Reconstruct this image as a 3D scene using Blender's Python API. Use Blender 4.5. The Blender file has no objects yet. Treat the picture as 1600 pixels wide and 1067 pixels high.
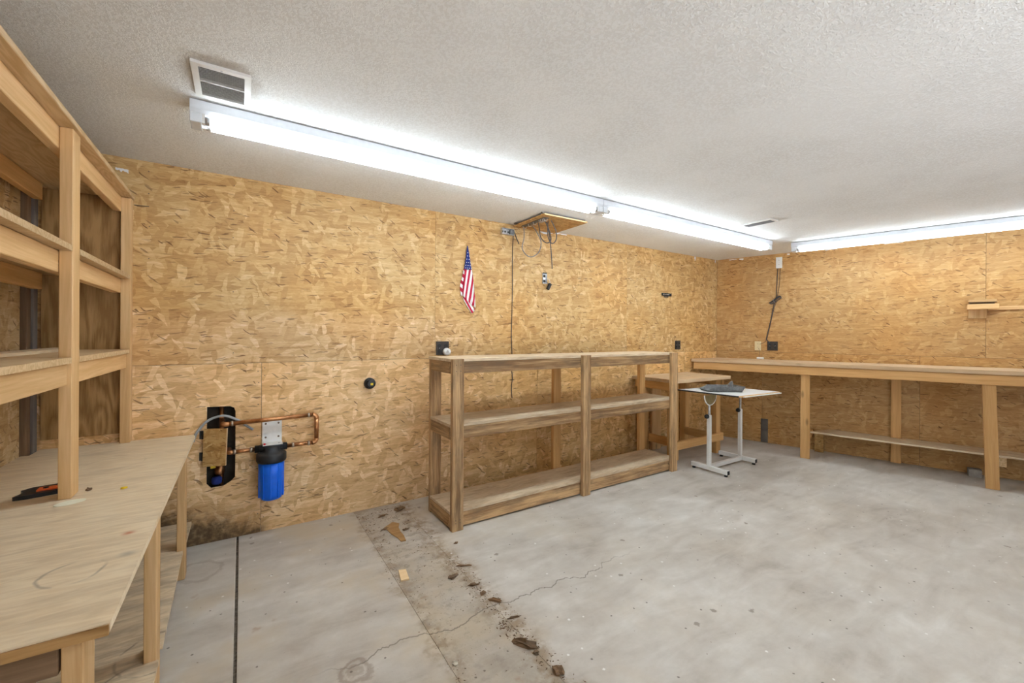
import bpy, bmesh, math, random
from mathutils import Vector, Matrix

# ------------------------------------------------------------------ camera, light, exposure
SC = bpy.context.scene
COL = SC.collection
HC = 1.42
F_PX, Y0, ROLL, YAW = 658.9, 523.4, 0.00565, math.radians(90 - 57.346)
cd = bpy.data.cameras.new('camera'); cam = bpy.data.objects.new('camera', cd); COL.objects.link(cam)
cd.sensor_width = 36.0; cd.sensor_fit = 'HORIZONTAL'; cd.lens = 36.0 * F_PX / 1600.0
cd.shift_y = (Y0 - 533.5) / 1600.0
cd.clip_start = 0.02
cam.matrix_world = Matrix.Translation((0, 0, HC)) @ Matrix.Rotation(-YAW, 4, 'Z') @ Matrix.Rotation(math.pi / 2, 4, 'X') @ Matrix.Rotation(ROLL, 4, 'Z')
SC.camera = cam
w = bpy.data.worlds.new('world'); SC.world = w; w.use_nodes = True
w.node_tree.nodes['Background'].inputs[0].default_value = (0.86, 0.94, 1.0, 1)
w.node_tree.nodes['Background'].inputs[1].default_value = 0.9     # dull sky, lighting the room through an unseen opening added behind the camera
SC.view_settings.view_transform = 'Standard'; SC.view_settings.look = 'None'
SC.view_settings.gamma = 1.0; SC.view_settings.use_curve_mapping = False
SC.view_settings.exposure = 0.75
TUBE_POWER = 12.5
sl = bpy.data.lights.new('sun', 'SUN'); sl.energy = 14.5; sl.angle = 0.01; sl.color = (0.98, 0.99, 1.0)
sun = bpy.data.objects.new('sun', sl); COL.objects.link(sun)
sun.rotation_euler = Vector((0.75, -0.12, -0.8)).to_track_quat('-Z', 'Y').to_euler()   # strikes the added bright surface outside, never enters the opening
SC.cycles.max_bounces = 6; SC.cycles.diffuse_bounces = 4; SC.cycles.glossy_bounces = 2; SC.cycles.transmission_bounces = 0
SC.cycles.use_adaptive_sampling = True; SC.cycles.adaptive_threshold = 0.09; SC.cycles.adaptive_min_samples = 20
SC.cycles.sample_clamp_indirect = 8.0

rnd = random.Random(7)
D = 3.5095          # back wall plane
H = 2.511           # ceiling
XL = -1.012         # left wall plane
CX = 5.736          # corner of back and right wall
RANG = math.radians(180 - 73.81)
# the right wall stands at an obtuse angle: frame with x = -(distance from the corner), y = distance from the wall
MR = Matrix.Translation((CX, D, 0)) @ Matrix.Rotation(math.atan2(0.96036, -0.27877), 4, 'Z')
ID = Matrix.Identity(4)
DX0, DX1 = 0.2, 3.7    # unseen opening added in the wall behind the camera to let daylight in
YN = -1.9           # wall behind the camera
def RW(s, o, z):
    return MR @ Vector((-s, o, z))

# ------------------------------------------------------------------ node helpers
class G:
    def __init__(self, name, rough=0.6, metal=0.0, spec=0.4):
        self.m = bpy.data.materials.new(name); self.m.use_nodes = True
        self.t = self.m.node_tree; self.b = self.t.nodes['Principled BSDF']
        self.b.inputs['Roughness'].default_value = rough
        self.b.inputs['Metallic'].default_value = metal
        self.b.inputs['Specular IOR Level'].default_value = spec
    def set(self, sock, v):
        if isinstance(v, bpy.types.NodeSocket): self.t.links.new(v, sock)
        elif isinstance(v, (tuple, list)) and sock.type == 'RGBA' and len(v) == 3: sock.default_value = (*v, 1)
        else: sock.default_value = v
    def n(self, ty, props=None, **ins):
        nd = self.t.nodes.new(ty)
        for k, v in (props or {}).items(): setattr(nd, k, v)
        for k, v in ins.items():
            sock = nd.inputs[int(k[1:])] if k[0] == '_' and k[1:].isdigit() else nd.inputs[k.replace('_', ' ')]
            self.set(sock, v)
        return nd
    def math(self, op, a, b=0.0, c=None, clamp=False):
        nd = self.n('ShaderNodeMath', {'operation': op, 'use_clamp': clamp}, _0=a, _1=b)
        if c is not None: self.set(nd.inputs[2], c)
        return nd.outputs[0]
    def mix(self, f, a, b, blend='MIX'):
        nd = self.t.nodes.new('ShaderNodeMix'); nd.data_type = 'RGBA'; nd.blend_type = blend
        self.set(nd.inputs[0], f); self.set(nd.inputs[6], a); self.set(nd.inputs[7], b)
        return nd.outputs[2]
    def mixf(self, f, a, b):
        nd = self.t.nodes.new('ShaderNodeMix'); nd.data_type = 'FLOAT'
        self.set(nd.inputs[0], f); self.set(nd.inputs[2], a); self.set(nd.inputs[3], b)
        return nd.outputs[0]
    def ss(self, v, lo, hi, a=0.0, b=1.0):
        nd = self.n('ShaderNodeMapRange', {'interpolation_type': 'SMOOTHSTEP'}, _0=v, _1=lo, _2=hi, _3=a, _4=b)
        return nd.outputs[0]
    def ramp(self, v, stops, interp='LINEAR'):
        nd = self.t.nodes.new('ShaderNodeValToRGB'); cr = nd.color_ramp; cr.interpolation = interp
        while len(cr.elements) < len(stops): cr.elements.new(0.5)
        for e, (p, c) in zip(cr.elements, stops): e.position = p; e.color = (*c, 1)
        self.set(nd.inputs[0], v); return nd.outputs[0]
    def coord(self, kind='Object'):
        return self.t.nodes.new('ShaderNodeTexCoord').outputs[kind]
    def map(self, v, loc=(0, 0, 0), rot=(0, 0, 0), sc=(1, 1, 1), tex=False):
        return self.n('ShaderNodeMapping', {'vector_type': 'TEXTURE' if tex else 'POINT'}, Vector=v, Location=loc, Rotation=rot, Scale=sc).outputs[0]
    def noise(self, v, scale, detail=3.0, rough=0.55, dist=0.0, out=0):
        return self.n('ShaderNodeTexNoise', None, Vector=v, Scale=scale, Detail=detail, Roughness=rough, Distortion=dist).outputs[out]
    def vor(self, v, scale=1.0, dims='3D', feat='F1', rand=1.0):
        return self.n('ShaderNodeTexVoronoi', {'voronoi_dimensions': dims, 'feature': feat}, Vector=v, Scale=scale, Randomness=rand)
    def xyz(self, v):
        o = self.n('ShaderNodeSeparateXYZ', None, _0=v).outputs; return o[0], o[1], o[2]
    def vec(self, x, y, z):
        return self.n('ShaderNodeCombineXYZ', None, _0=x, _1=y, _2=z).outputs[0]
    def vadd(self, a, b):
        return self.n('ShaderNodeVectorMath', {'operation': 'ADD'}, _0=a, _1=b).outputs[0]
    def rand(self):
        return self.t.nodes.new('ShaderNodeObjectInfo').outputs['Random']
    def color(self, c): self.set(self.b.inputs['Base Color'], c)
    def rough(self, r): self.set(self.b.inputs['Roughness'], r)
    def bump(self, h, strength=0.3, dist=0.01):
        nd = self.n('ShaderNodeBump', None, Strength=strength, Distance=dist, Height=h)
        self.t.links.new(nd.outputs[0], self.b.inputs['Normal'])
def plain(name, col, rough=0.5, metal=0.0, var=0.12, scale=30.0, spec=0.4):
    g = G(name, rough, metal, spec)
    f = g.noise(g.coord(), scale, 4)
    d = tuple(max(0, c * (1 - var)) for c in col); l = tuple(min(1, c * (1 + var)) for c in col)
    g.color(g.ramp(f, [(0.3, d), (0.7, l)]))
    return g.m

# ------------------------------------------------------------------ materials
def osb(name, frame_axes='xz', tint=(1, 1, 1), back=False, scale=1.0, pale=0.0, strand_rot=0.0, flake=0.0, lo=0.40):
    g = G(name, 0.55, 0, 0.35)
    co = g.coord(); x, y, z = g.xyz(co)
    r = g.rand(); off = g.math('MULTIPLY', r, 53.0)
    a, b = {'xz': (x, z), 'yz': (y, z), 'xy': (x, y)}[frame_axes]
    p = g.vec(g.math('ADD', a, off), g.math('ADD', b, off), 0.0)
    wob = g.noise(p, 9.0, 2, out=1)
    wob = g.n('ShaderNodeVectorMath', {'operation': 'MULTIPLY_ADD'}, _0=wob, _1=(0.035, 0.035, 0), _2=p).outputs[0]
    def layer(ang, L, S, seed, metric='EUCLIDEAN'):
        v = g.map(wob, loc=(seed * 1.7, seed * 3.1, 0), rot=(0, 0, math.radians(ang) + strand_rot), sc=(L * scale, S * scale, 1), tex=True)
        vo = g.vor(v, 1.0, '2D'); vo.distance = metric
        c = g.n('ShaderNodeSeparateColor', None, _0=vo.outputs['Color']).outputs
        return v, c[0], c[1], c[2]
    v0, val, _, _ = layer(2, 0.30, 0.07, 1)
    for k, (ang, L, S, t) in enumerate([(-16, 0.20, 0.055, 0.42), (30, 0.16, 0.045, 0.55), (-52, 0.12, 0.04, 0.66), (9, 0.19, 0.032, 0.58), (74, 0.095, 0.034, 0.80)]):
        v, R, Gc, Bc = layer(ang, L, S, 5 + 3 * k)
        val = g.mixf(g.math('GREATER_THAN', Gc, t), val, R)
    for ang, L, S, t, seed in ((80, 0.07, 0.026, 0.94 + flake, 31), (-56, 0.08, 0.024, 0.95 + flake, 36), (15, 0.08, 0.03, 0.955 + flake, 38)):
        v, R, Gc, Bc = layer(ang, L, S, seed, 'CHEBYCHEV')
        val = g.mixf(g.math('GREATER_THAN', Gc, t), val, g.math('MULTIPLY_ADD', R, 0.45, 0.78))
    gl = g.noise(g.map(wob, sc=(5, 55, 1)), 1.0, 4, 0.6)
    fine = g.noise(g.map(p, sc=(30, 220, 1)), 1.0, 2)
    s = g.math('ADD', g.math('MULTIPLY_ADD', val, lo, 0.25 - lo / 2), g.math('ADD', g.math('MULTIPLY', g.math('SUBTRACT', gl, 0.25), 0.72), g.math('MULTIPLY', g.math('SUBTRACT', fine, 0.5), 0.5)))
    col = g.ramp(s, [(0.04, (0.30, 0.165, 0.06)), (0.2, (0.44, 0.275, 0.115)), (0.42, (0.53, 0.355, 0.165)), (0.6, (0.60, 0.43, 0.22)), (0.78, (0.70, 0.55, 0.335)), (0.95, (0.80, 0.70, 0.52))])
    # dark slivers between the strands
    for ang, L, S, t, seed in ((3, 0.05, 0.0062, 0.962, 40), (-38, 0.042, 0.007, 0.984, 43)):
        v, R, Gc, Bc = layer(ang, L, S, seed)
        m = g.math('MULTIPLY', g.math('GREATER_THAN', Gc, t), g.math('MULTIPLY_ADD', Bc, 0.6, 0.25))
        col = g.mix(m, col, (0.14, 0.068, 0.025))
    fib = g.noise(g.map(wob, sc=(14, 95, 1)), 1.0, 2)
    col = g.mix(g.ss(fib, 0.62, 0.74, 0.0, 0.5), col, (0.26, 0.14, 0.05))
    big = g.noise(p, 1.3, 3)
    col = g.mix(g.ss(big, 0.35, 0.7), col, g.mix(1.0, col, (1.03, 0.93, 0.78), 'MULTIPLY'))
    col = g.mix(1.0, col, tint, 'MULTIPLY')
    if pale:
        col = g.mix(pale, col, g.mix(1.0, col, (0.93, 1.02, 1.3), 'MULTIPLY'))
    if back:
        # uneven lighting painted as a pale band above the sheet joint, mildew at the foot by the pipe hatch
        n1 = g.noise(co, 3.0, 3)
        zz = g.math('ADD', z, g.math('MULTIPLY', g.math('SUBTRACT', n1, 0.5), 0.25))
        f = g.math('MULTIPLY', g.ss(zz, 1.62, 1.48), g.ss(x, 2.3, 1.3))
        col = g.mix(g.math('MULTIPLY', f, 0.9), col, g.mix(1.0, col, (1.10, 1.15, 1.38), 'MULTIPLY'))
        n2 = g.noise(co, 11.0, 5, 0.65)
        edge = g.math('ADD', g.math('MULTIPLY', g.math('SUBTRACT', n2, 0.5), 0.34), g.math('SUBTRACT', g.math('MULTIPLY_ADD', x, -0.42, 0.075), z))
        mo = g.math('MULTIPLY', g.ss(edge, -0.06, 0.06), g.ss(x, 0.17, 0.1))
        col = g.mix(g.math('MULTIPLY', mo, g.ss(g.noise(co, 30, 4), 0.3, 0.62, 0.65, 0.97)), col, (0.035, 0.027, 0.024))
        mo2 = g.math('MULTIPLY', g.ss(g.math('ADD', edge, 0.13), -0.08, 0.1), g.ss(x, 0.2, 0.1))
        col = g.mix(g.math('MULTIPLY', mo2, 0.35), col, (0.22, 0.12, 0.04))
    g.color(col)
    g.bump(fine, 0.2, 0.003)
    return g.m

def wood(name, light, dark, knots=0.6, grime=0.0, var=0.18, rough=0.6, grime_col=(0.12, 0.085, 0.055), sheet=False, marks=(), gs=1.0, tight=1.0):
    g = G(name, rough, 0, 0.3)
    co = g.coord(); r = g.rand()
    p = g.vadd(co, g.vec(g.math('MULTIPLY', r, 31.0), g.math('MULTIPLY', r, 17.0), g.math('MULTIPLY', r, 7.0)))
    q = g.n('ShaderNodeVectorMath', {'operation': 'MULTIPLY_ADD'}, _0=g.noise(g.map(p, sc=(1.2, 6, 6)), 1.0, 2, out=1), _1=(0.0, 0.05, 0.05), _2=p).outputs[0]
    if sheet:
        w1 = g.noise(g.map(q, sc=(0.9, 5, 5)), 2.2 * gs, 2)
        band = g.math('PINGPONG', g.math('MULTIPLY', w1, 9.0), 0.5)
        band = g.math('MULTIPLY', band, 2.0)
        fine = g.noise(g.map(q, sc=(8, 110, 110)), 1.0, 3)
        s = g.math('ADD', g.math('MULTIPLY', band, 0.35), g.math('MULTIPLY', fine, 0.65))
    else:
        w1 = g.noise(g.map(q, sc=(0.7, 26, 26)), 1.0, 3)
        fine = g.noise(g.map(q, sc=(4, 120, 120)), 1.0, 3)
        s = g.math('ADD', g.math('MULTIPLY', w1, 0.55), g.math('MULTIPLY', fine, 0.45))
    col = g.ramp(s, [(0.5 - 0.16 * tight, dark), (0.5, tuple((a + b) / 2 for a, b in zip(light, dark))), (0.5 + 0.14 * tight, light)])
    if knots:
        kn = g.vor(g.map(p, sc=(3.2, 9, 9)), 1.0)
        kc = g.n('ShaderNodeSeparateColor', None, _0=kn.outputs['Color']).outputs[0]
        m = g.math('MULTIPLY', g.ss(kn.outputs['Distance'], 0.2, 0.07), g.math('GREATER_THAN', kc, 0.8))
        col = g.mix(g.math('MULTIPLY', m, knots), col, tuple(c * 0.3 for c in dark))
    if grime:
        gr = g.noise(g.map(p, sc=(2.5, 10, 10)), 1.4, 5, 0.65)
        col = g.mix(g.math('MULTIPLY', g.ss(gr, 0.44, 0.66), grime), col, grime_col)
    cx0, cy0, _ = g.xyz(co)
    for mx_, my_, rr, tk, am, mc in marks:
        dx = g.math('SUBTRACT', cx0, mx_); dy = g.math('SUBTRACT', cy0, my_)
        d = g.math('SQRT', g.math('ADD', g.math('MULTIPLY', dx, dx), g.math('MULTIPLY', dy, dy)))
        wv = g.noise(p, 9.0, 3)
        m = g.math('MULTIPLY', g.ss(g.math('ABSOLUTE', g.math('SUBTRACT', g.math('ADD', d, g.math('MULTIPLY', g.math('SUBTRACT', wv, 0.5), 0.04)), rr)), tk, 0.0), g.ss(wv, 0.35, 0.6))
        col = g.mix(g.math('MULTIPLY', m, am), col, mc)
    v = g.math('MULTIPLY_ADD', g.math('FRACT', g.math('MULTIPLY', r, 13.7)), 2 * var, 1 - var)
    col = g.mix(1.0, col, g.vec(v, v, v), 'MULTIPLY')
    g.color(col)
    g.bump(fine, 0.12, 0.002)
    return g.m

def concrete(name, tint=(1, 1, 1), dirt=0.0):
    g = G(name, 0.55, 0, 0.45)
    co = g.coord(); x, y, z = g.xyz(co)
    n1 = g.noise(co, 1.1, 3, 0.6, 0.4); n2 = g.noise(co, 7.0, 5, 0.68); n3 = g.noise(g.map(co, rot=(0, 0, 0.5), sc=(1, 3.2, 1)), 2.4, 4, 0.6, 0.6)
    s = g.math('ADD', g.math('MULTIPLY', n1, 0.42), g.math('ADD', g.math('MULTIPLY', n2, 0.26), g.math('MULTIPLY', n3, 0.32)))
    col = g.ramp(s, [(0.37, (0.385, 0.335, 0.28)), (0.46, (0.50, 0.45, 0.395)), (0.54, (0.58, 0.535, 0.48)), (0.63, (0.68, 0.64, 0.59))])
    # tan water staining, stronger over the left slabs
    st = g.noise(co, 1.7, 4, 0.6)
    left = g.ss(x, 2.4, 0.6, 0.15, 0.75)
    col = g.mix(g.math('MULTIPLY', g.ss(st, 0.45, 0.68), left), col, (0.56, 0.46, 0.33))
    # dirt washed along the edge of the trench patch
    wob = g.math('MULTIPLY', g.math('SUBTRACT', g.noise(co, 4.0, 3, 0.7), 0.5), 0.34)
    for xc, wd, amt in ((1.12, 0.13, 0.85), (0.78, 0.08, 0.7)):
        d = g.math('ABSOLUTE', g.math('ADD', g.math('SUBTRACT', x, xc), wob))
        m = g.math('MULTIPLY', g.ss(d, wd, 0.0), g.ss(g.noise(co, 13.0, 3, 0.7), 0.34, 0.62))
        col = g.mix(g.math('MULTIPLY', m, amt), col, (0.30, 0.215, 0.13))
    # rust blooms
    ru = g.noise(co, 3.3, 4, 0.7)
    rm = g.math('MULTIPLY', g.ss(ru, 0.63, 0.73), g.ss(x, 1.4, 0.9))
    col = g.mix(g.math('MULTIPLY', rm, 0.55), col, (0.33, 0.17, 0.075))
    if dirt:
        dm = g.ss(g.noise(co, 16, 4, 0.75), 0.5, 0.66)
        col = g.mix(g.math('MULTIPLY', g.math('MULTIPLY', dm, dirt), g.ss(y, 1.2, 2.9, 0.35, 1.0)), col, (0.2, 0.17, 0.14))
    # ring stain left by a can
    for cx_, cy_, rr, am in ((0.42, 1.84, 0.06, 0.5), (0.42, 1.84, 0.02, 0.4), (-0.21, 3.12, 0.12, 0.3)):
        dx = g.math('SUBTRACT', x, cx_); dy = g.math('SUBTRACT', y, cy_)
        d = g.math('SQRT', g.math('ADD', g.math('MULTIPLY', dx, dx), g.math('MULTIPLY', dy, dy)))
        d = g.math('ADD', d, g.math('MULTIPLY', g.math('SUBTRACT', n2, 0.5), 0.13))
        m = g.ss(g.math('ABSOLUTE', g.math('SUBTRACT', d, rr)), 0.022, 0.004)
        col = g.mix(g.math('MULTIPLY', m, am), col, (0.22, 0.145, 0.095))
    # hairline crack running across
    cy0 = g.math('ADD', g.math('MULTIPLY', g.math('SUBTRACT', g.noise(g.vec(x, 0.0, 3.0), 2.6, 5, 0.62), 0.5), 0.32), 1.9)
    dcr = g.math('ABSOLUTE', g.math('SUBTRACT', y, cy0))
    cm = g.math('MULTIPLY', g.ss(dcr, 0.006, 0.0015), g.math('MULTIPLY', g.ss(x, 0.2, 0.5), g.ss(x, 2.3, 1.7)))
    col = g.mix(g.math('MULTIPLY', cm, 0.75), col, (0.17, 0.14, 0.11))
    n4 = g.noise(co, 45.0, 3, 0.6)
    # paint drips and dark specks
    for sc, t, r0, c, seed in ((13.0, 0.955, 0.10, (0.82, 0.8, 0.77), 0.0), (21.0, 0.965, 0.13, (0.14, 0.115, 0.09), 3.7), (6.0, 0.97, 0.11, (0.27, 0.225, 0.18), 9.1)):
        vo = g.vor(g.map(co, loc=(seed, seed, 0)), sc, '2D')
        cc = g.n('ShaderNodeSeparateColor', None, _0=vo.outputs['Color']).outputs[0]
        m = g.math('MULTIPLY', g.math('GREATER_THAN', cc, t), g.ss(g.math('ADD', vo.outputs['Distance'], g.math('MULTIPLY', g.math('SUBTRACT', n4, 0.5), r0 * 2.2)), r0, r0 * 0.5))
        col = g.mix(g.math('MULTIPLY', m, 0.85), col, c)
    col = g.mix(1.0, col, tint, 'MULTIPLY')
    g.color(col)
    g.rough(g.ss(n2, 0.3, 0.7, 0.42, 0.66))
    g.bump(g.noise(co, 50, 3), 0.1, 0.004)
    return g.m

def ceiling_mat():
    g = G('knockdown_ceiling', 0.75, 0, 0.25)
    co = g.coord(); x, y, z = g.xyz(co)
    n = g.noise(co, 85.0, 3, 0.6, 0.3)
    flat = g.ss(n, 0.44, 0.58)
    patch = g.noise(co, 1.6, 3)
    col = g.mix(g.ss(patch, 0.35, 0.65), (0.86, 0.868, 0.872), (0.89, 0.897, 0.90))
    col = g.mix(g.math('MULTIPLY', g.math('SUBTRACT', 1.0, flat), g.ss(patch, 0.3, 0.7, 0.34, 0.12)), col, (0.62, 0.595, 0.56))  # hollows of the knockdown texture darkened in colour, standing in for relief shading
    # soot around the near grille
    dx = g.math('MULTIPLY', g.math('ADD', x, 0.075), 1.25); dy = g.math('SUBTRACT', y, 2.22)
    d = g.math('SQRT', g.math('ADD', g.math('MULTIPLY', dx, dx), g.math('MULTIPLY', dy, dy)))
    d = g.math('ADD', d, g.math('MULTIPLY', g.math('SUBTRACT', g.noise(co, 22, 5, 0.7), 0.5), 0.12))
    col = g.mix(g.math('MULTIPLY', g.ss(d, 0.22, 0.14), 0.45), col, (0.36, 0.30, 0.24))
    g.color(col)
    g.bump(flat, 0.38, 0.006)
    return g.m

M = {}
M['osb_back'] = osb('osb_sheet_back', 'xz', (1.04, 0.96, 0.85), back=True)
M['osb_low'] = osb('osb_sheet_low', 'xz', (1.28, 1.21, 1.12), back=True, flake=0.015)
M['osb_right'] = osb('osb_sheet_right', 'xz', (0.94, 0.82, 0.70), scale=0.95, flake=0.03, lo=0.3)
M['osb_left'] = osb('osb_sheet_left', 'yz', (1.0, 0.98, 0.95), pale=0.3)
M['osb_board'] = osb('osb_board', 'xy', (0.98, 0.86, 0.7), scale=0.6)
M['osb_small'] = osb('osb_offcut', 'xz', (0.86, 0.76, 0.58), scale=0.55)
M['concrete'] = concrete('trowelled_concrete')
M['concrete_patch'] = concrete('concrete_patch', (0.9, 0.88, 0.85), dirt=0.5)
M['ceiling'] = ceiling_mat()
M['fir'] = wood('fir_lumber', (0.77, 0.515, 0.265), (0.62, 0.37, 0.155))
M['fir_orange'] = wood('orange_fir_lumber', (0.73, 0.44, 0.185), (0.58, 0.315, 0.11), var=0.1)
M['weathered'] = wood('weathered_lumber', (0.58, 0.375, 0.19), (0.245, 0.13, 0.056), knots=0.9, grime=0.5, var=0.22, tight=0.7)
M['weathered_board'] = wood('weathered_shelf_board', (0.68, 0.545, 0.385), (0.57, 0.43, 0.28), knots=0.3, grime=0.35, grime_col=(0.27, 0.175, 0.1), var=0.08, sheet=True, tight=1.3)
M['ply'] = wood('plywood_top', (0.70, 0.575, 0.405), (0.62, 0.485, 0.325), knots=0, grime=0.22, grime_col=(0.42, 0.32, 0.21), var=0.05, sheet=True)
CMX = (XL * 2 + 0.004 - 0.255 - 0.256 - 0.976 * 2) / 6; CMY = (1.33 * 2 + (D - 0.003) * 2 + 3.37 * 2) / 6
M['ply_counter'] = wood('stained_plywood_top', (0.86, 0.715, 0.51), (0.78, 0.625, 0.425), knots=0, grime=0.42, grime_col=(0.55, 0.42, 0.275), var=0.05, sheet=True,
    marks=[(-0.40 - CMX, 1.66 - CMY, 0.07, 0.008, 0.5, (0.22, 0.17, 0.13)), (-0.318 - CMX, 1.893 - CMY, 0.0, 0.03, 0.9, (0.55, 0.13, 0.04)), (-0.29 - CMX, 1.72 - CMY, 0.0, 0.035, 0.6, (0.3, 0.26, 0.22)), (-0.31 - CMX, 1.4 - CMY, 0.0, 0.05, 0.5, (0.42, 0.29, 0.13)), (-0.55 - CMX, 2.95 - CMY, 0.12, 0.006, 0.3, (0.3, 0.22, 0.15))])
M['ply_low'] = wood('sooty_plywood_shelf', (0.74, 0.60, 0.42), (0.64, 0.50, 0.335), knots=0, grime=0.5, grime_col=(0.27, 0.2, 0.14), var=0.05, sheet=True,
    marks=[(0.22, -0.55, 0.13, 0.008, 0.6, (0.12, 0.09, 0.07)), (0.20, -0.75, 0.16, 0.008, 0.6, (0.12, 0.09, 0.07)), (0.24, -0.35, 0.0, 0.06, 0.6, (0.15, 0.12, 0.1))])
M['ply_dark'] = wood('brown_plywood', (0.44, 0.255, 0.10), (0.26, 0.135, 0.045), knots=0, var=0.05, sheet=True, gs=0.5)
M['ply_edge'] = wood('plywood_shelf', (0.66, 0.48, 0.28), (0.55, 0.37, 0.19), knots=0, var=0.08, sheet=True)
M['bench_top'] = wood('bench_board', (0.67, 0.49, 0.31), (0.56, 0.38, 0.215), knots=0.4, grime=0.15, grime_col=(0.3, 0.2, 0.12), var=0.06)
M['stud_brown'] = wood('brown_stud', (0.24, 0.15, 0.085), (0.15, 0.09, 0.05), var=0.05)
M['stud_grey'] = wood('grey_stud', (0.22, 0.19, 0.165), (0.13, 0.11, 0.1), var=0.05)
M['bark'] = wood('rotten_wood', (0.26, 0.15, 0.075), (0.09, 0.05, 0.025), knots=0, grime=0.5)
M['chip'] = wood('fresh_wood_chip', (0.80, 0.60, 0.36), (0.70, 0.48, 0.25), knots=0)
M['white_enamel'] = plain('white_enamel', (0.72, 0.75, 0.80), 0.35, var=0.04)
M['white_paint'] = plain('white_painted_steel', (0.78, 0.77, 0.75), 0.35, var=0.04)
M['laminate'] = plain('white_laminate', (0.80, 0.80, 0.79), 0.3, var=0.03)
M['grey_grille'] = plain('grey_grille', (0.56, 0.56, 0.55), 0.5)
M['dark'] = plain('dark_void', (0.03, 0.028, 0.026), 0.9)
M['sheathing'] = plain('dark_sheathing', (0.075, 0.062, 0.05), 0.9, var=0.4, scale=12)
M['dirt'] = plain('joint_dirt', (0.15, 0.125, 0.10), 0.95, var=0.5, scale=60)
M['black'] = plain('black_plastic', (0.022, 0.022, 0.024), 0.4)
M['brown_plate'] = plain('dark_brown_plate', (0.045, 0.036, 0.032), 0.4)
M['cream'] = plain('cream_plastic', (0.72, 0.60, 0.36), 0.4, var=0.05)
M['white_plastic'] = plain('white_plastic', (0.80, 0.80, 0.79), 0.35, var=0.03)
M['steel'] = plain('galvanised_steel', (0.55, 0.56, 0.58), 0.4, 0.85, var=0.25)
M['grey_conduit'] = plain('grey_conduit', (0.34, 0.36, 0.38), 0.45)
M['cable'] = plain('dark_cable', (0.075, 0.07, 0.075), 0.6)
M['cable_brown'] = plain('brown_cable', (0.12, 0.085, 0.06), 0.6)
M['grey_wire'] = plain('grey_wire', (0.22, 0.22, 0.23), 0.5)
M['grey_plate'] = plain('grey_metal_plate', (0.16, 0.145, 0.13), 0.5, 0.4, var=0.3, scale=9)
M['blue'] = plain('blue_plastic', (0.006, 0.15, 0.88), 0.3, var=0.06)
M['filter_black'] = plain('black_cap_plastic', (0.022, 0.023, 0.026), 0.45)
M['red'] = plain('red_plastic', (0.55, 0.02, 0.03), 0.4)
M['yellow'] = plain('yellow_bit', (0.75, 0.52, 0.02), 0.5)
M['orange'] = plain('orange_plastic', (0.78, 0.14, 0.03), 0.4)
M['paper'] = plain('cream_paper', (0.88, 0.86, 0.70), 0.7, var=0.04)
M['snow'] = plain('trodden_snow', (0.82, 0.83, 0.85), 0.8, var=0.06, scale=2)  # bright white for the added outdoor surface that reflects sunlight indoors
M['plaster'] = plain('plaster_smear', (0.80, 0.80, 0.82), 0.8, var=0.05)
M['tray_grey'] = plain('grey_plastic_tray', (0.17, 0.17, 0.17), 0.55, var=0.3, scale=40)
M['screw'] = plain('brown_screw', (0.16, 0.12, 0.09), 0.4, 0.6)
M['stone'] = plain('pale_pebble', (0.52, 0.47, 0.38), 0.8, var=0.3)
M['stone_block'] = plain('grey_block', (0.34, 0.32, 0.30), 0.8, var=0.2)
M['quad'] = plain('brassy_bracket', (0.42, 0.36, 0.2), 0.35, 0.6)
M['flag_blue'] = plain('flag_blue', (0.014, 0.03, 0.19), 0.8, var=0.2)
M['flag_white'] = plain('flag_white', (0.78, 0.76, 0.76), 0.8, var=0.04)
g = G('copper_pipe', 0.32, 0.9); f = g.noise(g.coord(), 14, 5, 0.65)
g.color(g.ramp(f, [(0.3, (0.30, 0.13, 0.055)), (0.55, (0.56, 0.27, 0.12)), (0.75, (0.66, 0.37, 0.19))])); M['copper'] = g.m
g = G('solder', 0.4, 0.9); g.color((0.48, 0.42, 0.36)); M['solder'] = g.m
g = G('fluorescent_tube'); g.b.inputs['Emission Color'].default_value = (0.82, 0.935, 1.0, 1); g.b.inputs['Emission Strength'].default_value = TUBE_POWER
g.color((0.9, 0.9, 0.9)); M['tube'] = g.m
def stripes(name, ux, uz, period, phase):
    g = G(name, 0.8); x, y, z = g.xyz(g.coord())
    u = g.math('ADD', g.math('MULTIPLY', x, ux), g.math('MULTIPLY', z, uz))
    f = g.math('FRACT', g.math('ADD', g.math('DIVIDE', u, period), phase))
    m = g.math('GREATER_THAN', f, 0.5)
    g.color(g.mix(m, (0.50, 0.012, 0.05), (0.78, 0.76, 0.76))); return g.m

# ------------------------------------------------------------------ object helpers
def PM(o):
    return Matrix.LocRotScale(o.location, o.rotation_euler, None)
def link(o, parent=None, world=None):
    """link o with world matrix `world`, parented so that the world matrix holds"""
    COL.objects.link(o)
    world = ID.copy() if world is None else world
    if parent is not None:
        chain = ID.copy(); q = parent; mats = []
        while q is not None:
            mats.append(q.matrix_basis.copy()); q = q.parent
        for m_ in reversed(mats): chain = chain @ m_
        o.parent = parent
        o.matrix_basis = chain.inverted() @ world
    else:
        o.matrix_basis = world
    return o
def tag(o, label, cat, group=None):
    o['label'] = label; o['category'] = cat
    if group: o['group'] = group
    return o
def thing(name, label, cat, loc, rotz=0.0, group=None):
    o = bpy.data.objects.new(name, None); o.empty_display_size = 0.1
    link(o, None, Matrix.Translation(loc) @ Matrix.Rotation(rotz, 4, 'Z'))
    return tag(o, label, cat, group)
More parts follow.
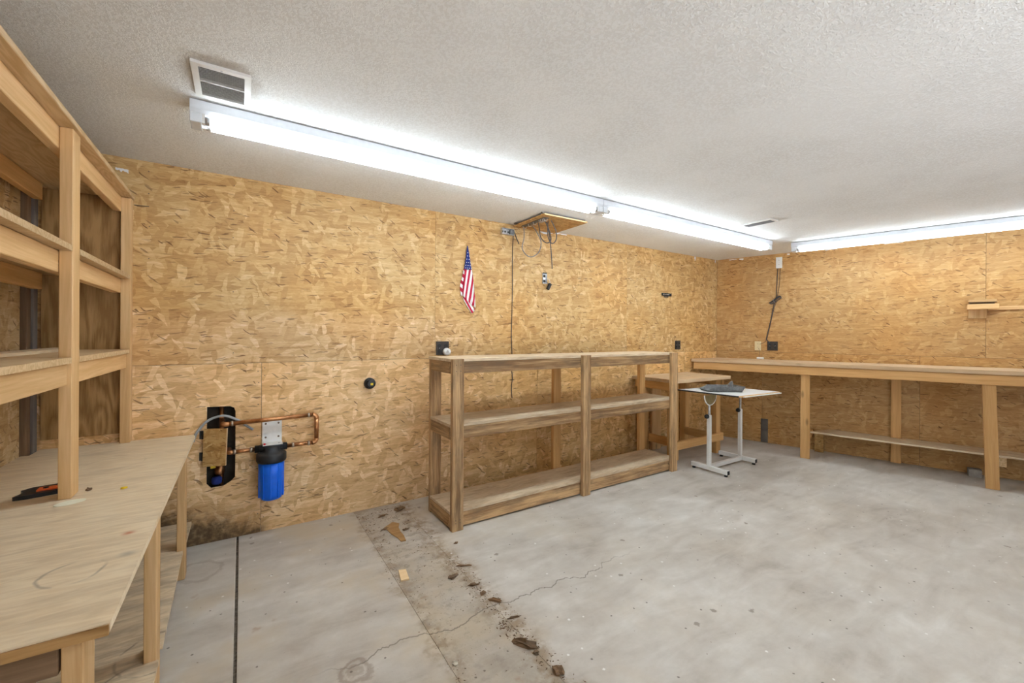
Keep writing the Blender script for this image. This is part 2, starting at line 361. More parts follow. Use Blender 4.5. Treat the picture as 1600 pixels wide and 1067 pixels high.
def obj(name, bm, mat, parent=None, world=None, smooth=False):
    me = bpy.data.meshes.new(name)
    bmesh.ops.recalc_face_normals(bm, faces=bm.faces)
    bm.to_mesh(me); bm.free()
    for m_ in (mat if isinstance(mat, list) else [mat]): me.materials.append(M[m_] if isinstance(m_, str) else m_)
    if smooth:
        for p in me.polygons: p.use_smooth = True
    return link(bpy.data.objects.new(name, me), parent, world)
def struct(o):
    o['kind'] = 'structure'; return o
def bx(bm, mn, mx, bev=0.0, mi=0):
    c = [(a + b) / 2 for a, b in zip(mn, mx)]; s = [abs(b - a) for a, b in zip(mn, mx)]
    r = bmesh.ops.create_cube(bm, size=1.0, matrix=Matrix.Translation(c) @ Matrix.Diagonal((*s, 1)))
    vs = r['verts']; fs = {f for v in vs for f in v.link_faces}
    for f in fs: f.material_index = mi
    if bev:
        es = {e for v in vs for e in v.link_edges}
        bmesh.ops.bevel(bm, geom=list(es), offset=bev, segments=1, affect='EDGES')
    return vs
def box(name, mn, mx, mat, parent=None, frame=ID, bev=0.0):
    """box with its origin at its centre"""
    bm = bmesh.new(); c = Vector([(a + b) / 2 for a, b in zip(mn, mx)])
    bx(bm, Vector(mn) - c, Vector(mx) - c, bev)
    return obj(name, bm, mat, parent, frame @ Matrix.Translation(c))
def lum(name, mn, mx, mat, parent=None, frame=ID, bev=0.0025, twist=(0, 0, 0)):
    """a piece of lumber: local x runs along the grain (its longest side)"""
    mn = Vector(mn); mx = Vector(mx); c = (mn + mx) / 2; d = mx - mn
    a = max(range(3), key=lambda i: d[i])
    if a == 0: R = ID; s = (d.x, d.y, d.z)
    elif a == 1: R = Matrix.Rotation(math.pi / 2, 4, 'Z'); s = (d.y, d.x, d.z)
    else: R = Matrix.Rotation(-math.pi / 2, 4, 'Y'); s = (d.z, d.y, d.x)
    bm = bmesh.new(); bx(bm, [-v / 2 for v in s], [v / 2 for v in s], bev)
    from mathutils import Euler
    return obj(name, bm, mat, parent, frame @ Matrix.Translation(c) @ Euler(twist).to_matrix().to_4x4() @ R)
def prism(name, pts, z0, z1, mat, parent=None, frame=ID):
    """vertical prism over a polygon of (x, y), origin at its centre"""
    cx = sum(p[0] for p in pts) / len(pts); cy = sum(p[1] for p in pts) / len(pts); cz = (z0 + z1) / 2
    bm = bmesh.new()
    lo = [bm.verts.new((x - cx, y - cy, z0 - cz)) for x, y in pts]; hi = [bm.verts.new((x - cx, y - cy, z1 - cz)) for x, y in pts]
    bm.faces.new(lo); bm.faces.new(hi)
    for i in range(len(pts)):
        j = (i + 1) % len(pts); bm.faces.new((lo[i], lo[j], hi[j], hi[i]))
    return obj(name, bm, mat, parent, frame @ Matrix.Translation((cx, cy, cz)))
def smooth_path(pts, n=6):
    P = [Vector(p) for p in pts]
    if len(P) < 3: return P
    out = []
    for i in range(len(P) - 1):
        p0 = P[max(i - 1, 0)]; p1 = P[i]; p2 = P[i + 1]; p3 = P[min(i + 2, len(P) - 1)]
        for k in range(n):
            t = k / n
            out.append(0.5 * ((2 * p1) + (p2 - p0) * t + (2 * p0 - 5 * p1 + 4 * p2 - p3) * t * t + (3 * p1 - p0 - 3 * p2 + p3) * t ** 3))
    out.append(P[-1]); return out
def tube(bm, pts, r, n=8, mi=0):
    P = [Vector(p) for p in pts]; rings = []
    up = None
    for i, p in enumerate(P):
        t = (P[min(i + 1, len(P) - 1)] - P[max(i - 1, 0)]).normalized()
        if up is None: up = t.orthogonal().normalized()
        up = (up - t * up.dot(t))
        up = up.normalized() if up.length > 1e-5 else t.orthogonal().normalized()
        s = t.cross(up)
        rr = r[i] if isinstance(r, (list, tuple)) else r
        rings.append([bm.verts.new(p + (up * math.cos(2 * math.pi * k / n) + s * math.sin(2 * math.pi * k / n)) * rr) for k in range(n)])
    fs = []
    for a, b in zip(rings, rings[1:]):
        for k in range(n): fs.append(bm.faces.new((a[k], a[(k + 1) % n], b[(k + 1) % n], b[k])))
    fs.append(bm.faces.new(rings[0][::-1])); fs.append(bm.faces.new(rings[-1]))
    for f in fs: f.material_index = mi
def tubeobj(name, pts, r, mat, parent=None, frame=ID, n=8, curve=True, sm=True):
    bm = bmesh.new(); P = smooth_path(pts) if curve else [Vector(p) for p in pts]
    c = P[0].copy()
    tube(bm, [p - c for p in P], r, n)
    return obj(name, bm, mat, parent, frame @ Matrix.Translation(c), sm)
def lathe(bm, prof, n=24, axis='Z', mi=0):
    """prof: (radius, height) pairs from bottom to top"""
    rings = []
    for r, h in prof:
        ring = []
        for k in range(n):
            a = 2 * math.pi * k / n; u, v = r * math.cos(a), r * math.sin(a)
            ring.append(bm.verts.new({'Z': (u, v, h), 'Y': (u, h, v), 'X': (h, u, v)}[axis]))
        rings.append(ring)
    fs = []
    for a, b in zip(rings, rings[1:]):
        for k in range(n): fs.append(bm.faces.new((a[k], a[(k + 1) % n], b[(k + 1) % n], b[k])))
    fs.append(bm.faces.new(rings[0][::-1])); fs.append(bm.faces.new(rings[-1]))
    for f in fs: f.material_index = mi
def blob(name, loc, size, mat, parent=None, seed=0, rotz=0.0, flat=True):
    """irregular lump"""
    bm = bmesh.new(); bmesh.ops.create_icosphere(bm, subdivisions=2, radius=1.0)
    r = random.Random(seed); jag = 0.45 if mat == 'bark' else 0.22
    for v in bm.verts:
        k = 1 + r.uniform(-jag, jag)
        v.co = Vector((v.co.x * size[0] * k, v.co.y * size[1] * k, max(v.co.z, -0.35) * size[2] * k))
    zmin = min(v.co.z for v in bm.verts)
    return obj(name, bm, mat, parent, Matrix.Translation((loc[0], loc[1], loc[2] - zmin)) @ Matrix.Rotation(rotz, 4, 'Z'))

# ------------------------------------------------------------------ the room
XR_N = CX + (D - YN) * 0.27877 / 0.96036     # right wall at the near end
bm = bmesh.new(); bx(bm, (XL - 0.2, YN - 0.1, -0.12), (XR_N + 0.3, D + 0.2, -0.012))
floor = struct(obj('floor', bm, 'dirt'))
def slab(x0, x1, mat, y0=YN, y1=D + 0.13, right=False, bev=0.004):
    if right: pts = [(x0, y0), (XR_N + 0.13, y0), (CX + 0.13, y1), (x0, y1)]
    else: pts = [(x0, y0), (x1, y0), (x1, y1), (x0, y1)]
    bm = bmesh.new()
    lo = [bm.verts.new((x, y, -0.0125)) for x, y in pts]; hi = [bm.verts.new((x, y, 0)) for x, y in pts]
    bm.faces.new(lo[::-1]); top = bm.faces.new(hi)
    for i in range(4):
        j = (i + 1) % 4; bm.faces.new((lo[i], lo[j], hi[j], hi[i]))
    if bev: bmesh.ops.bevel(bm, geom=[e for e in top.edges], offset=bev, segments=1, affect='EDGES')
    return obj('concrete_slab', bm, mat, floor)
slab(XL - 0.13, -0.024, 'concrete', bev=0.007); slab(-0.011, 0.7563, 'concrete', bev=0.0015); slab(0.757, 1.1193, 'concrete_patch', bev=0.001); slab(1.1200, 0, 'concrete', right=True, bev=0.001)
bm = bmesh.new(); bx(bm, (XL - 0.2, YN - 0.1, H), (XR_N + 0.3, D + 0.2, H + 0.1)); ceiling = struct(obj('ceiling', bm, 'ceiling'))
# back wall: sheathing set back behind the sheets
bm = bmesh.new(); bx(bm, (XL - 0.2, D + 0.13, -0.03), (CX + 0.3, D + 0.2, H)); wall_back = struct(obj('wall_back', bm, 'sheathing'))
def panel(x0, x1, z0, z1, mat, parent, frame=ID, hole=None, t=0.012, gap=0.0012):
    """one sheet in the xz plane of `frame`, its front at y = 0 of that frame"""
    x0 += gap; x1 -= gap; z0 += gap; z1 -= gap
    bm = bmesh.new()
    if not hole: bx(bm, (x0, 0, z0), (x1, t, z1))
    else:
        # front, back and rim around an opening outlined by points
        def loop(y): return [bm.verts.new((x, y, z)) for x, z in ((x0, z0), (x1, z0), (x1, z1), (x0, z1))], [bm.verts.new((x, y, z)) for x, z in hole]
        fo, fi = loop(0); bo, bi = loop(t)
        for o_, i_ in ((fo, fi), (bo, bi)):
            es = [bm.edges.new((o_[k], o_[(k + 1) % 4])) for k in range(4)] + [bm.edges.new((i_[k], i_[(k + 1) % len(i_)])) for k in range(len(i_))]
            bmesh.ops.triangle_fill(bm, edges=es, use_beauty=True)
        for k in range(4): bm.faces.new((fo[k], fo[(k + 1) % 4], bo[(k + 1) % 4], bo[k]))
        for k in range(len(fi)): bm.faces.new((fi[k], fi[(k + 1) % len(fi)], bi[(k + 1) % len(fi)], bi[k]))
    return obj('osb_panel', bm, mat, parent, frame)
FB = Matrix.Translation((0, D, 0))
hole = [(-0.196, 0.40), (-0.17, 0.368), (-0.10, 0.372), (-0.06, 0.395), (-0.035, 0.42), (-0.033, 0.6), (-0.034, 0.88), (-0.042, 0.905), (-0.065, 0.917), (-0.196, 0.922)]
ZS = 1.212
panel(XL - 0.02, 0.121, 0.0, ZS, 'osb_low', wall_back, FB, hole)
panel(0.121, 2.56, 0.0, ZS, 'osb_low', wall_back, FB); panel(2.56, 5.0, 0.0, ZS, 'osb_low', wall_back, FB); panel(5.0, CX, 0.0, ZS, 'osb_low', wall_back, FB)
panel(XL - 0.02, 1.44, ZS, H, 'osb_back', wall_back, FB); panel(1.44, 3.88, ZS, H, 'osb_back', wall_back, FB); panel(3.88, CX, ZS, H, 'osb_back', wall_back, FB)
def nails(parent, frame, xs, zs, jit=0.004):
    bm = bmesh.new(); r_ = random.Random(len(xs) * 7 + len(zs))
    for x in xs:
        for z in zs:
            if r_.random() < 0.2: continue
            cx_, cz_ = x + r_.uniform(-jit, jit), z + r_.uniform(-0.03, 0.03)
            vs = [bm.verts.new((cx_ + 0.0038 * math.cos(k * math.pi / 3), -0.0008, cz_ + 0.0038 * math.sin(k * math.pi / 3))) for k in range(6)]; bm.faces.new(vs)
            c_ = bm.verts.new((cx_, 0.004, cz_))
            for k in range(6): bm.faces.new((vs[k], vs[(k + 1) % 6], c_))
    o = obj('nail_heads', bm, 'screw', parent, frame); o['kind'] = 'stuff'
nails(wall_back, FB, [-0.5, -0.05, 0.5, 0.95, 1.425, 1.455, 1.9, 2.4, 2.9, 3.4, 3.865, 3.895, 4.4, 4.95, 5.6], [1.3, 1.5, 1.7, 1.9, 2.1, 2.3, 2.45])
nails(wall_back, FB, [0.1, 0.14, 0.6, 1.0], [0.12, 0.3, 0.5, 0.7, 0.9, 1.1, 1.18])
# studs behind the opening
lum('stud', (-0.27, D + 0.013, 0), (-0.205, D + 0.128, H), 'stud_brown', wall_back)
lum('stud', (-0.028, D + 0.013, 0), (0.01, D + 0.128, H), 'stud_brown', wall_back)
# right wall
bm = bmesh.new(); bx(bm, (-6.2, -0.2, -0.03), (0.3, -0.13, H)); wall_right = struct(obj('wall_right', bm, 'dark', None, MR))
MRp = MR @ Matrix.Rotation(math.pi, 4, 'Z')      # x = distance from the corner, -y into the room
for a, b, z0, z1 in ((0.0, 0.575, 0, ZS), (0.575, 2.1, 0, ZS), (2.1, 4.54, 0, ZS), (4.54, 6.1, 0, ZS), (0.0, 2.587, ZS, H), (2.587, 5.03, ZS, H), (5.03, 6.1, ZS, H)):
    panel(a, b, z0, z1, 'osb_right', wall_right, MRp)
nails(wall_right, MRp, [0.3, 0.8, 1.3, 1.8, 2.2, 2.57, 2.605], [1.3, 1.5, 1.7, 1.9, 2.1, 2.3])
# left wall
bm = bmesh.new(); bx(bm, (XL - 0.2, YN, -0.03), (XL - 0.13, D + 0.13, H)); wall_left = struct(obj('wall_left', bm, 'dark'))
def lpanel(y0, y1, z0, z1):
    bm = bmesh.new(); bx(bm, (XL - 0.012, y0 + 0.0012, z0 + 0.0012), (XL, y1 - 0.0012, z1 - 0.0012)); obj('osb_panel', bm, 'osb_left', wall_left)
for a, b in ((0.92, 3.36), (-1.52, 0.92), (YN, -1.52)):
    lpanel(a, b, 0, ZS); lpanel(a, b, ZS, H)
lum('stud', (XL - 0.1, 3.372, 0), (-0.99, 3.425, H), 'stud_brown', wall_left)
lum('stud', (XL - 0.1, 3.427, 0), (-0.981, 3.487, H), 'stud_grey', wall_left)
bm = bmesh.new(); bx(bm, (XL - 0.2, YN - 0.1, -0.03), (DX0, YN, H)); bx(bm, (DX1, YN - 0.1, -0.03), (XR_N + 0.3, YN, H)); bx(bm, (DX0, YN - 0.1, 2.2), (DX1, YN, H)); wall_front = struct(obj('wall_front', bm, 'osb_back'))  # unseen wall, with an opening added to light the room and ceiling
for a_, b_ in ((DX0, DX0 + 0.04), (DX1 - 0.04, DX1)): lum('jamb', (a_, YN - 0.12, 0), (b_, YN + 0.01, 2.2), 'white_paint', wall_front)  # frame around the added daylight opening
lum('jamb', (DX0 + 0.04, YN - 0.12, 2.16), (DX1 - 0.04, YN + 0.01, 2.2), 'white_paint', wall_front)
bm = bmesh.new(); bx(bm, (-14, -16, -0.12), (20, YN - 0.1, -0.04)); struct(obj('ground', bm, 'snow'))  # unseen bright surface added outside to bounce sunlight onto the ceiling
# drywall mud smeared over the sheet edge below the ceiling
def smear(pts, frame, parent):
    bm = bmesh.new(); f = [bm.verts.new((x, 0, z)) for x, z in pts]; k = [bm.verts.new((x, -0.0025, z)) for x, z in pts]
    bm.faces.new(f); bm.faces.new(k)
    for i in range(len(pts)): j = (i + 1) % len(pts); bm.faces.new((f[i], f[j], k[j], k[i]))
    obj('plaster_smear', bm, 'plaster', parent, frame)
for xs, w_, h_ in ((2.58, 0.17, 0.035), (2.78, 0.16, 0.02), (-0.66, 0.06, 0.03), (5.2, 0.03, 0.06), (5.68, 0.02, 0.05)):
    zt = H - 0.004 if xs > 0 else H - 0.07
    r_ = random.Random(int(xs * 100)); m_ = 7
    top = [(xs + w_ * i / m_, zt - r_.uniform(0, 0.006)) for i in range(m_ + 1)]; low = [(xs + w_ * i / m_, zt - h_ * r_.uniform(0.35, 1)) for i in range(m_, -1, -1)]
    smear(top + low, FB, wall_back)
for s_, w_, h_ in ((0.29, 0.05, 0.03), (0.85, 0.03, 0.02), (0.16, 0.09, 0.012), (1.25, 0.12, 0.012), (1.8, 0.16, 0.012)):
    r_ = random.Random(int(s_ * 100)); m_ = 6
    top = [(s_ + w_ * i / m_, H - 0.012 - r_.uniform(0, 0.004)) for i in range(m_ + 1)]; low = [(s_ + w_ * i / m_, H - 0.012 - h_ * r_.uniform(0.5, 1)) for i in range(m_, -1, -1)]
    smear(top + low, MRp, wall_right)

# ------------------------------------------------------------------ fluorescent strip lights
def strip_light(label, mat_world, L, group='two-tube strip lights on the ceiling'):
    """runs along local +x from 0 to L, local y 0..0.11, top at z = 0"""
    t = bpy.data.objects.new('strip_light', None); link(t, None, mat_world); tag(t, label, 'ceiling light', group)
    bm = bmesh.new()
    prof = [(0.0, 0.0), (0.0, -0.04), (0.012, -0.058), (0.098, -0.058), (0.11, -0.04), (0.11, 0.0)]
    a = [bm.verts.new((0, y, z)) for y, z in prof]; b = [bm.verts.new((L, y, z)) for y, z in prof]
    bm.faces.new(a); bm.faces.new(b)
    for i in range(len(prof)): j = (i + 1) % len(prof); bm.faces.new((a[i], a[j], b[j], b[i]))
    obj('housing', bm, 'white_enamel', t, mat_world)
    for fr_ in (0.08, 0.5, 0.92):
        bm = bmesh.new(); bx(bm, (L * fr_ - 0.02, 0.03, 0.0), (L * fr_ + 0.02, 0.08, 0.0048)); obj('mounting_washer', bm, 'steel', t, mat_world)
    for e, sgn in ((0.0, 1), (L, -1)):
        bm = bmesh.new(); bx(bm, (min(e, e + sgn * 0.045), 0.004, -0.102), (max(e, e + sgn * 0.045), 0.106, -0.056), 0.003)
        obj('end_plate', bm, 'white_enamel', t, mat_world)
        for yy in (0.024, 0.086):
            bm = bmesh.new(); tube(bm, [(e + sgn * 0.012, yy, -0.084), (e + sgn * 0.06, yy, -0.084)], 0.017, 12)
            bx(bm, (min(e + sgn * 0.046, e + sgn * 0.058), yy - 0.016, -0.1), (max(e + sgn * 0.046, e + sgn * 0.058), yy + 0.016, -0.056))
            obj('lamp_holder', bm, 'white_plastic', t, mat_world)
    for yy in (0.024, 0.086):
        bm = bmesh.new(); tube(bm, [(0.075, yy, -0.082), (L - 0.075, yy, -0.082)], 0.019, 16); obj('fluorescent_tube', bm, 'tube', t, mat_world, True)
        for e0, e1 in ((0.058, 0.077), (L - 0.077, L - 0.058)):
            bm = bmesh.new(); tube(bm, [(e0, yy, -0.082), (e1, yy, -0.082)], 0.0192, 16); obj('tube_cap', bm, 'steel', t, mat_world, True)
    return t
strip_light('long white two-tube strip light beside the near ceiling grille', Matrix.Translation((-0.208, 2.442, H - 0.005)), 2.634)
strip_light('white two-tube strip light continuing the row towards the far corner', Matrix.Translation((2.43, 2.442, H - 0.005)), 2.65)
strip_light('white two-tube strip light running along above the right-hand workbench', Matrix.Translation(RW(0.985, 0.68, H - 0.005)) @ Matrix.Rotation(math.atan2(-0.96036, 0.27877), 4, 'Z'), 2.64)
strip_light('white two-tube strip light overhead behind the camera', Matrix.Translation((0.3, -0.75, H - 0.005)), 2.64)  # unseen fixture added to brighten the near left of the room

# ------------------------------------------------------------------ ceiling grilles
def grille(label, x0, x1, y0, y1, nsl, along, border=0.024, sm='grey_grille'):
    t = thing('ceiling_vent', label, 'vent', ((x0 + x1) / 2, (y0 + y1) / 2, H), group='ceiling air grilles')
    bm = bmesh.new(); zt = H - 0.0005; zb = H - 0.012
    for a in ((x0, x0 + border, y0, y1), (x1 - border, x1, y0, y1), (x0 + border, x1 - border, y0, y0 + border), (x0 + border, x1 - border, y1 - border, y1)):
        bx(bm, (a[0], a[2], zb), (a[1], a[3], zt))
    obj('frame', bm, 'white_paint', t)
    box('backing', (x0 + border, y0 + border, H - 0.003), (x1 - border, y1 - border, H - 0.001), 'grey_plate', t)
    n = nsl
    for i in range(n):
        if along == 'x':
            yy = y0 + border + (y1 - y0 - 2 * border) * (i + 0.5) / n
            bm = bmesh.new(); bx(bm, (x0 + border, -0.0056, -0.0009), (x1 - border, 0.0056, 0.0009)); R = Matrix.Translation((0, yy, H - 0.0085)) @ Matrix.Rotation(0.6, 4, 'X')
        else:
            xx = x0 + border + (x1 - x0 - 2 * border) * (i + 0.5) / n
            bm = bmesh.new(); bx(bm, (-0.006, y0 + border, -0.0011), (0.006, y1 - border, 0.0011)); R = Matrix.Translation((xx, 0, H - 0.0085)) @ Matrix.Rotation(0.6, 4, 'Y')
        obj('slat', bm, sm, t, R)
    for yy in (y0 + border / 2, y1 - border / 2):
        bm = bmesh.new(); lathe(bm, [(0.004, 0), (0.004, 0.002), (0.001, 0.003)], 8); obj('screw', bm, 'steel', t, Matrix.Translation(((x0 + x1) / 2, yy, H - 0.0145)))
    return t
v1 = grille('sooty white ceiling grille near the end of the strip light', -0.179, 0.029, 2.098, 2.39, 22, 'x')
box('divider', (-0.155, 2.228, H - 0.0145), (0.005, 2.236, H - 0.003), 'grey_grille', v1)
grille('small white ceiling grille towards the far corner', 4.098, 4.232, 1.985, 2.272, 7, 'y', 0.018, 'grey_wire')

# ------------------------------------------------------------------ left shelving on the counter
ZC = 0.745
t = thing('shelving_unit', 'tall fir shelving with three shelves standing on the plywood counter', 'shelving', (-0.8, 2.6, ZC))
XF = -0.58
Y1S = 1.0
lum('post', (XF - 0.04, 2.408, ZC), (XF, 2.498, 2.249), 'fir', t)
lum('post', (XF - 0.045, 3.452, ZC), (XF + 0.004, 3.505, 2.249), 'fir', t)
lum('post', (XF - 0.04, 1.05, ZC), (XF, 1.14, 2.249), 'fir', t)
YB = 3.449
lum('top_board', (-1.008, Y1S, 2.251), (XF + 0.012, 3.503, 2.275), 'ply_edge', t)
for za, zb in ((1.751, 1.775), (1.295, 1.319)):
    # board notched around the post
    o = prism('shelf_board', [(-1.008, Y1S), (XF, Y1S), (XF, 2.405), (XF - 0.043, 2.405), (XF - 0.043, 2.501), (XF, 2.501), (XF, YB - 0.002), (XF - 0.05, YB - 0.002), (XF - 0.05, YB + 0.05), (-1.008, YB + 0.05)], za, zb, 'ply_edge', t)
# front rails: the upper two sit behind the posts, the lowest between them
lum('rail', (XF - 0.08, Y1S, 2.16), (XF - 0.0415, YB, 2.2495), 'fir', t)
lum('rail', (XF - 0.08, Y1S, 1.662), (XF - 0.0415, YB, 1.7495), 'fir', t)
lum('rail', (XF - 0.052, Y1S + 0.15, 1.206), (XF - 0.014, 2.406, 1.2935), 'fir', t)
lum('rail', (XF - 0.052, 2.5, 1.206), (XF - 0.014, 3.45, 1.2935), 'fir', t)
for zt in (2.2495, 1.7495):
    lum('wall_cleat', (-0.978, Y1S, zt - 0.09), (-0.94, 3.40, zt), 'fir_orange', t)
lum('wall_cleat', (-1.008, Y1S, 1.206), (-0.972, 3.36, 1.2935), 'fir_orange', t)
lum('end_panel', (-0.972, D - 0.014, 0.80), (XF - 0.046, D - 0.002, 2.249), 'ply_dark', t, bev=0.001)
lum('loose_batten', (-0.9, 2.2, 1.3195), (-0.80, 3.42, 1.334), 'ply', t, bev=0.001)

# ------------------------------------------------------------------ left counter
t = thing('workbench', 'long plywood-topped counter below the tall shelving', 'workbench', (-0.6, 2.4, 0))
YC = 1.33
top = prism('plywood_top', [(XL + 0.002, YC), (-0.255, YC), (-0.256, D - 0.003), (-0.976, D - 0.003), (-0.976, 3.37), (XL + 0.002, 3.37)], ZC - 0.021, ZC, 'ply_counter', t)
lum('end_strip', (XL + 0.004, YC - 0.006, ZC - 0.026), (-0.256, YC - 0.0005, ZC - 0.002), 'ply_dark', t, bev=0.001)  # dark strip added to paint the shade on the counter's near end
for ya in (3.062, 2.09, 1.365):
    lum('leg', (-0.308 if ya > 1.5 else -0.345, ya, 0), (-0.27 if ya > 1.5 else -0.307, ya + 0.09, ZC - 0.0225), 'fir', t)
lum('leg', (XL + 0.005, 1.365, 0), (XL + 0.043, 1.455, ZC - 0.0225), 'fir', t)
lum('leg', (XL + 0.005, 3.24, 0), (XL + 0.043, 3.33, ZC - 0.0225), 'fir', t)
lum('rail', (XL + 0.05, 1.37, ZC - 0.111), (-0.35, 1.407, ZC - 0.0225), 'stud_brown', t)
lum('rail', (-0.35, 1.46, ZC - 0.111), (-0.312, 3.4, ZC - 0.0225), 'stud_brown', t)
prism('lower_shelf', [(XL + 0.002, 1.5), (-0.262, 1.5), (-0.262, 2.088), (-0.31, 2.088), (-0.31, 2.182), (-0.262, 2.182), (-0.279, 3.06), (-0.31, 3.06), (-0.31, 3.154), (-0.275, 3.154), (-0.275, D - 0.003), (-0.976, D - 0.003), (-0.976, 3.368), (XL + 0.002, 3.368)], 0.15, 0.169, 'ply_low', t)
box('side_panel', (-0.52, 1.412, 0.17), (-0.40, 1.424, ZC - 0.0225), 'osb_small', t)
for y_ in (1.52, 2.3, 3.4):
    lum('shelf_bearer', (-0.96, y_, 0.06), (-0.312, y_ + 0.038, 0.1495), 'fir', t)

# small things lying on the counter
t = thing('hand_tool', 'black and orange hand tool lying behind the shelving post', 'tool', (-0.7, 2.53, ZC), 0.0)
bm = bmesh.new()
pts = [(-0.768, 2.49), (-0.735, 2.487), (-0.645, 2.508), (-0.635, 2.59), (-0.66, 2.622), (-0.745, 2.608), (-0.77, 2.575), (-0.752, 2.54)]
bm.free()
prism('body', [(a, b) for a, b in pts], ZC + 0.0005, ZC + 0.016, 'black', t)
prism('orange_grip', [(-0.712, 2.527), (-0.648, 2.533), (-0.645, 2.572), (-0.714, 2.566)], ZC + 0.016, ZC + 0.022, 'orange', t)
bm = bmesh.new(); lathe(bm, [(0.009, 0), (0.009, 0.002)], 12); obj('grip_hole', bm, 'dark', t, Matrix.Translation((-0.69, 2.549, ZC + 0.0222)))
bm = bmesh.new()
n_ = 22; lo = []; hi = []
for k in range(n_):
    a = 2 * math.pi * k / n_; ca, sa = math.cos(0.42), math.sin(0.42)
    u, v = 0.046 * math.cos(a), 0.030 * math.sin(a)
    lo.append(bm.verts.new((u * ca - v * sa, u * sa + v * ca, 0))); hi.append(bm.verts.new((u * ca - v * sa, u * sa + v * ca, 0.0014)))
bm.faces.new(lo); bm.faces.new(hi)
for k in range(n_): bm.faces.new((lo[k], lo[(k + 1) % n_], hi[(k + 1) % n_], hi[k]))
tag(obj('paper_scrap', bm, 'paper', None, Matrix.Translation((-0.57, 2.352, ZC + 0.0004))), 'oval cream scrap of paper at the foot of the shelving post', 'paper')
tag(blob('wooden_bead', (-0.547, 2.49, ZC), (0.009, 0.009, 0.009), 'bark', None, 3), 'small round brown bead on the plywood counter', 'bead')
tag(blob('plastic_crumb', (-0.427, 2.445, ZC), (0.012, 0.008, 0.006), 'yellow', None, 5, 0.6), 'tiny yellow plastic crumb on the plywood counter', 'crumb')

# ------------------------------------------------------------------ long weathered rack
LSW = Matrix.Translation((1.275, 2.77, 0)) @ Matrix.Rotation(0.0115, 4, 'Z')
t = bpy.data.objects.new('storage_rack', None); link(t, None, LSW); tag(t, 'long weathered three-tier wooden rack standing below the flag', 'shelf rack')
def ls(name, mn, mx, mat='weathered', **k): return lum(name, mn, mx, mat, t, LSW, **k)
LX = 2.60; LD = 0.455
for xa in (0.0, 1.262, LX - 0.09):
    ls('post', (xa, 0, 0.0), (xa + 0.09, 0.038, 1.244))
for xa in (0.004, 1.262, LX - 0.10):
    ls('back_post', (xa, LD - 0.04, 0.0), (xa + 0.09, LD, 1.222), 'fir_orange' if xa > 1 else 'weathered')
for z0, z1, za, zb in ((1.135, 1.222, 1.2225, 1.245), (0.655, 0.745, 0.7455, 0.768), (0.012, 0.114, 0.1145, 0.135)):
    ls('front_rail', (0.004, 0.04, z0), (LX - 0.004, 0.078, z1))
    ls('back_rail', (0.10, LD - 0.08, z0), (LX - 0.1, LD - 0.042, z1))
    for xa in (0.004, LX - 0.042):
        ls('end_rail', (xa, 0.079, z0), (xa + 0.038, LD - 0.0415, z1))
    ls('middle_rail', (1.29, 0.079, z0 + 0.005), (1.328, LD - 0.081, z1 - 0.003))
    depth = LD if zb > 1 else LD - 0.042
    ls('shelf_board', (0.0, 0.0395, za), (LX, depth, zb), 'weathered_board', bev=0.0015)
for k_, (xa, za) in enumerate([(xa, za) for xa in (0.028, 0.062) for za in (1.155, 1.2, 0.08, 0.06)]):
    bm = bmesh.new(); lathe(bm, [(0.004, -0.001), (0.004, 0.0008)], 8, 'Y'); obj('screw', bm, 'screw', t, LSW @ Matrix.Translation((xa, -0.0004, za)))

# ------------------------------------------------------------------ right-hand workbench
t = bpy.data.objects.new('workbench', None); WB = Matrix.Translation(RW(1.3, 0.3, 0)) @ MR.to_3x3().to_4x4(); link(t, None, WB)
tag(t, 'long fir workbench built along the right wall with a low shelf', 'workbench')
def rb(name, s0, s1, o0, o1, z0, z1, mat='fir_orange', **k): return lum(name, (-s1, o0, z0), (-s0, o1, z1), mat, t, MR, **k)
SE = 4.6
# boards of the top, cut to the back wall on the left
def left_cut(o): return 0.02 - o * 0.2903 - 0.012 + 0.0
prism('top_board', [(-SE, 0.003), (-left_cut(0.003) - 0.004, 0.003), (-left_cut(0.295) - 0.004, 0.295), (-SE, 0.295)], 1.077, 1.115, 'bench_top', t, MR)
prism('top_board', [(-SE, 0.298), (-left_cut(0.298) - 0.004, 0.298), (-left_cut(0.59) - 0.004, 0.59), (-SE, 0.59)], 1.077, 1.115, 'bench_top', t, MR)
rb('front_rail', left_cut(0.575) + 0.025, SE, 0.534, 0.572, 0.978, 1.071)
rb('wall_rail', 0.05, SE, 0.003, 0.041, 0.986, 1.0765)
rb('leg', 1.066, 1.156, 0.495, 0.532, 0, 1.07)
rb('leg', 2.510, 2.60, 0.512, 0.55, 0, 0.976, twist=(0, 0.028, 0))
rb('leg', 3.45, 3.54, 0.495, 0.532, 0, 1.07)
rb('wall_leg', 1.862, 1.95, 0.003, 0.041, 0, 0.985)
rb('wall_leg', 3.2, 3.288, 0.003, 0.041, 0, 0.985)
for sc_ in (1.5, 3.0): rb('cross_rail', sc_, sc_ + 0.038, 0.043, 0.532, 0.986, 1.0765)
prism('low_shelf', [(-SE, 0.003), (-1.96, 0.003), (-1.96, 0.045), (-1.855, 0.045), (-1.855, 0.003), (-1.30, 0.003), (-1.14, 0.31), (-SE, 0.31)], 0.264, 0.282, 'ply_counter', t, MR)
rb('shelf_bearer', 1.10, 1.14, 0.02, 0.295, 0.20, 0.262)
rb('shelf_bearer', 2.64, 2.69, 0.043, 0.30, 0.172, 0.262, 'ply_edge')
box('support_panel', (-1.25, 0.002, 0.003), (-1.16, 0.09, 0.262), 'osb_small', t, MR)
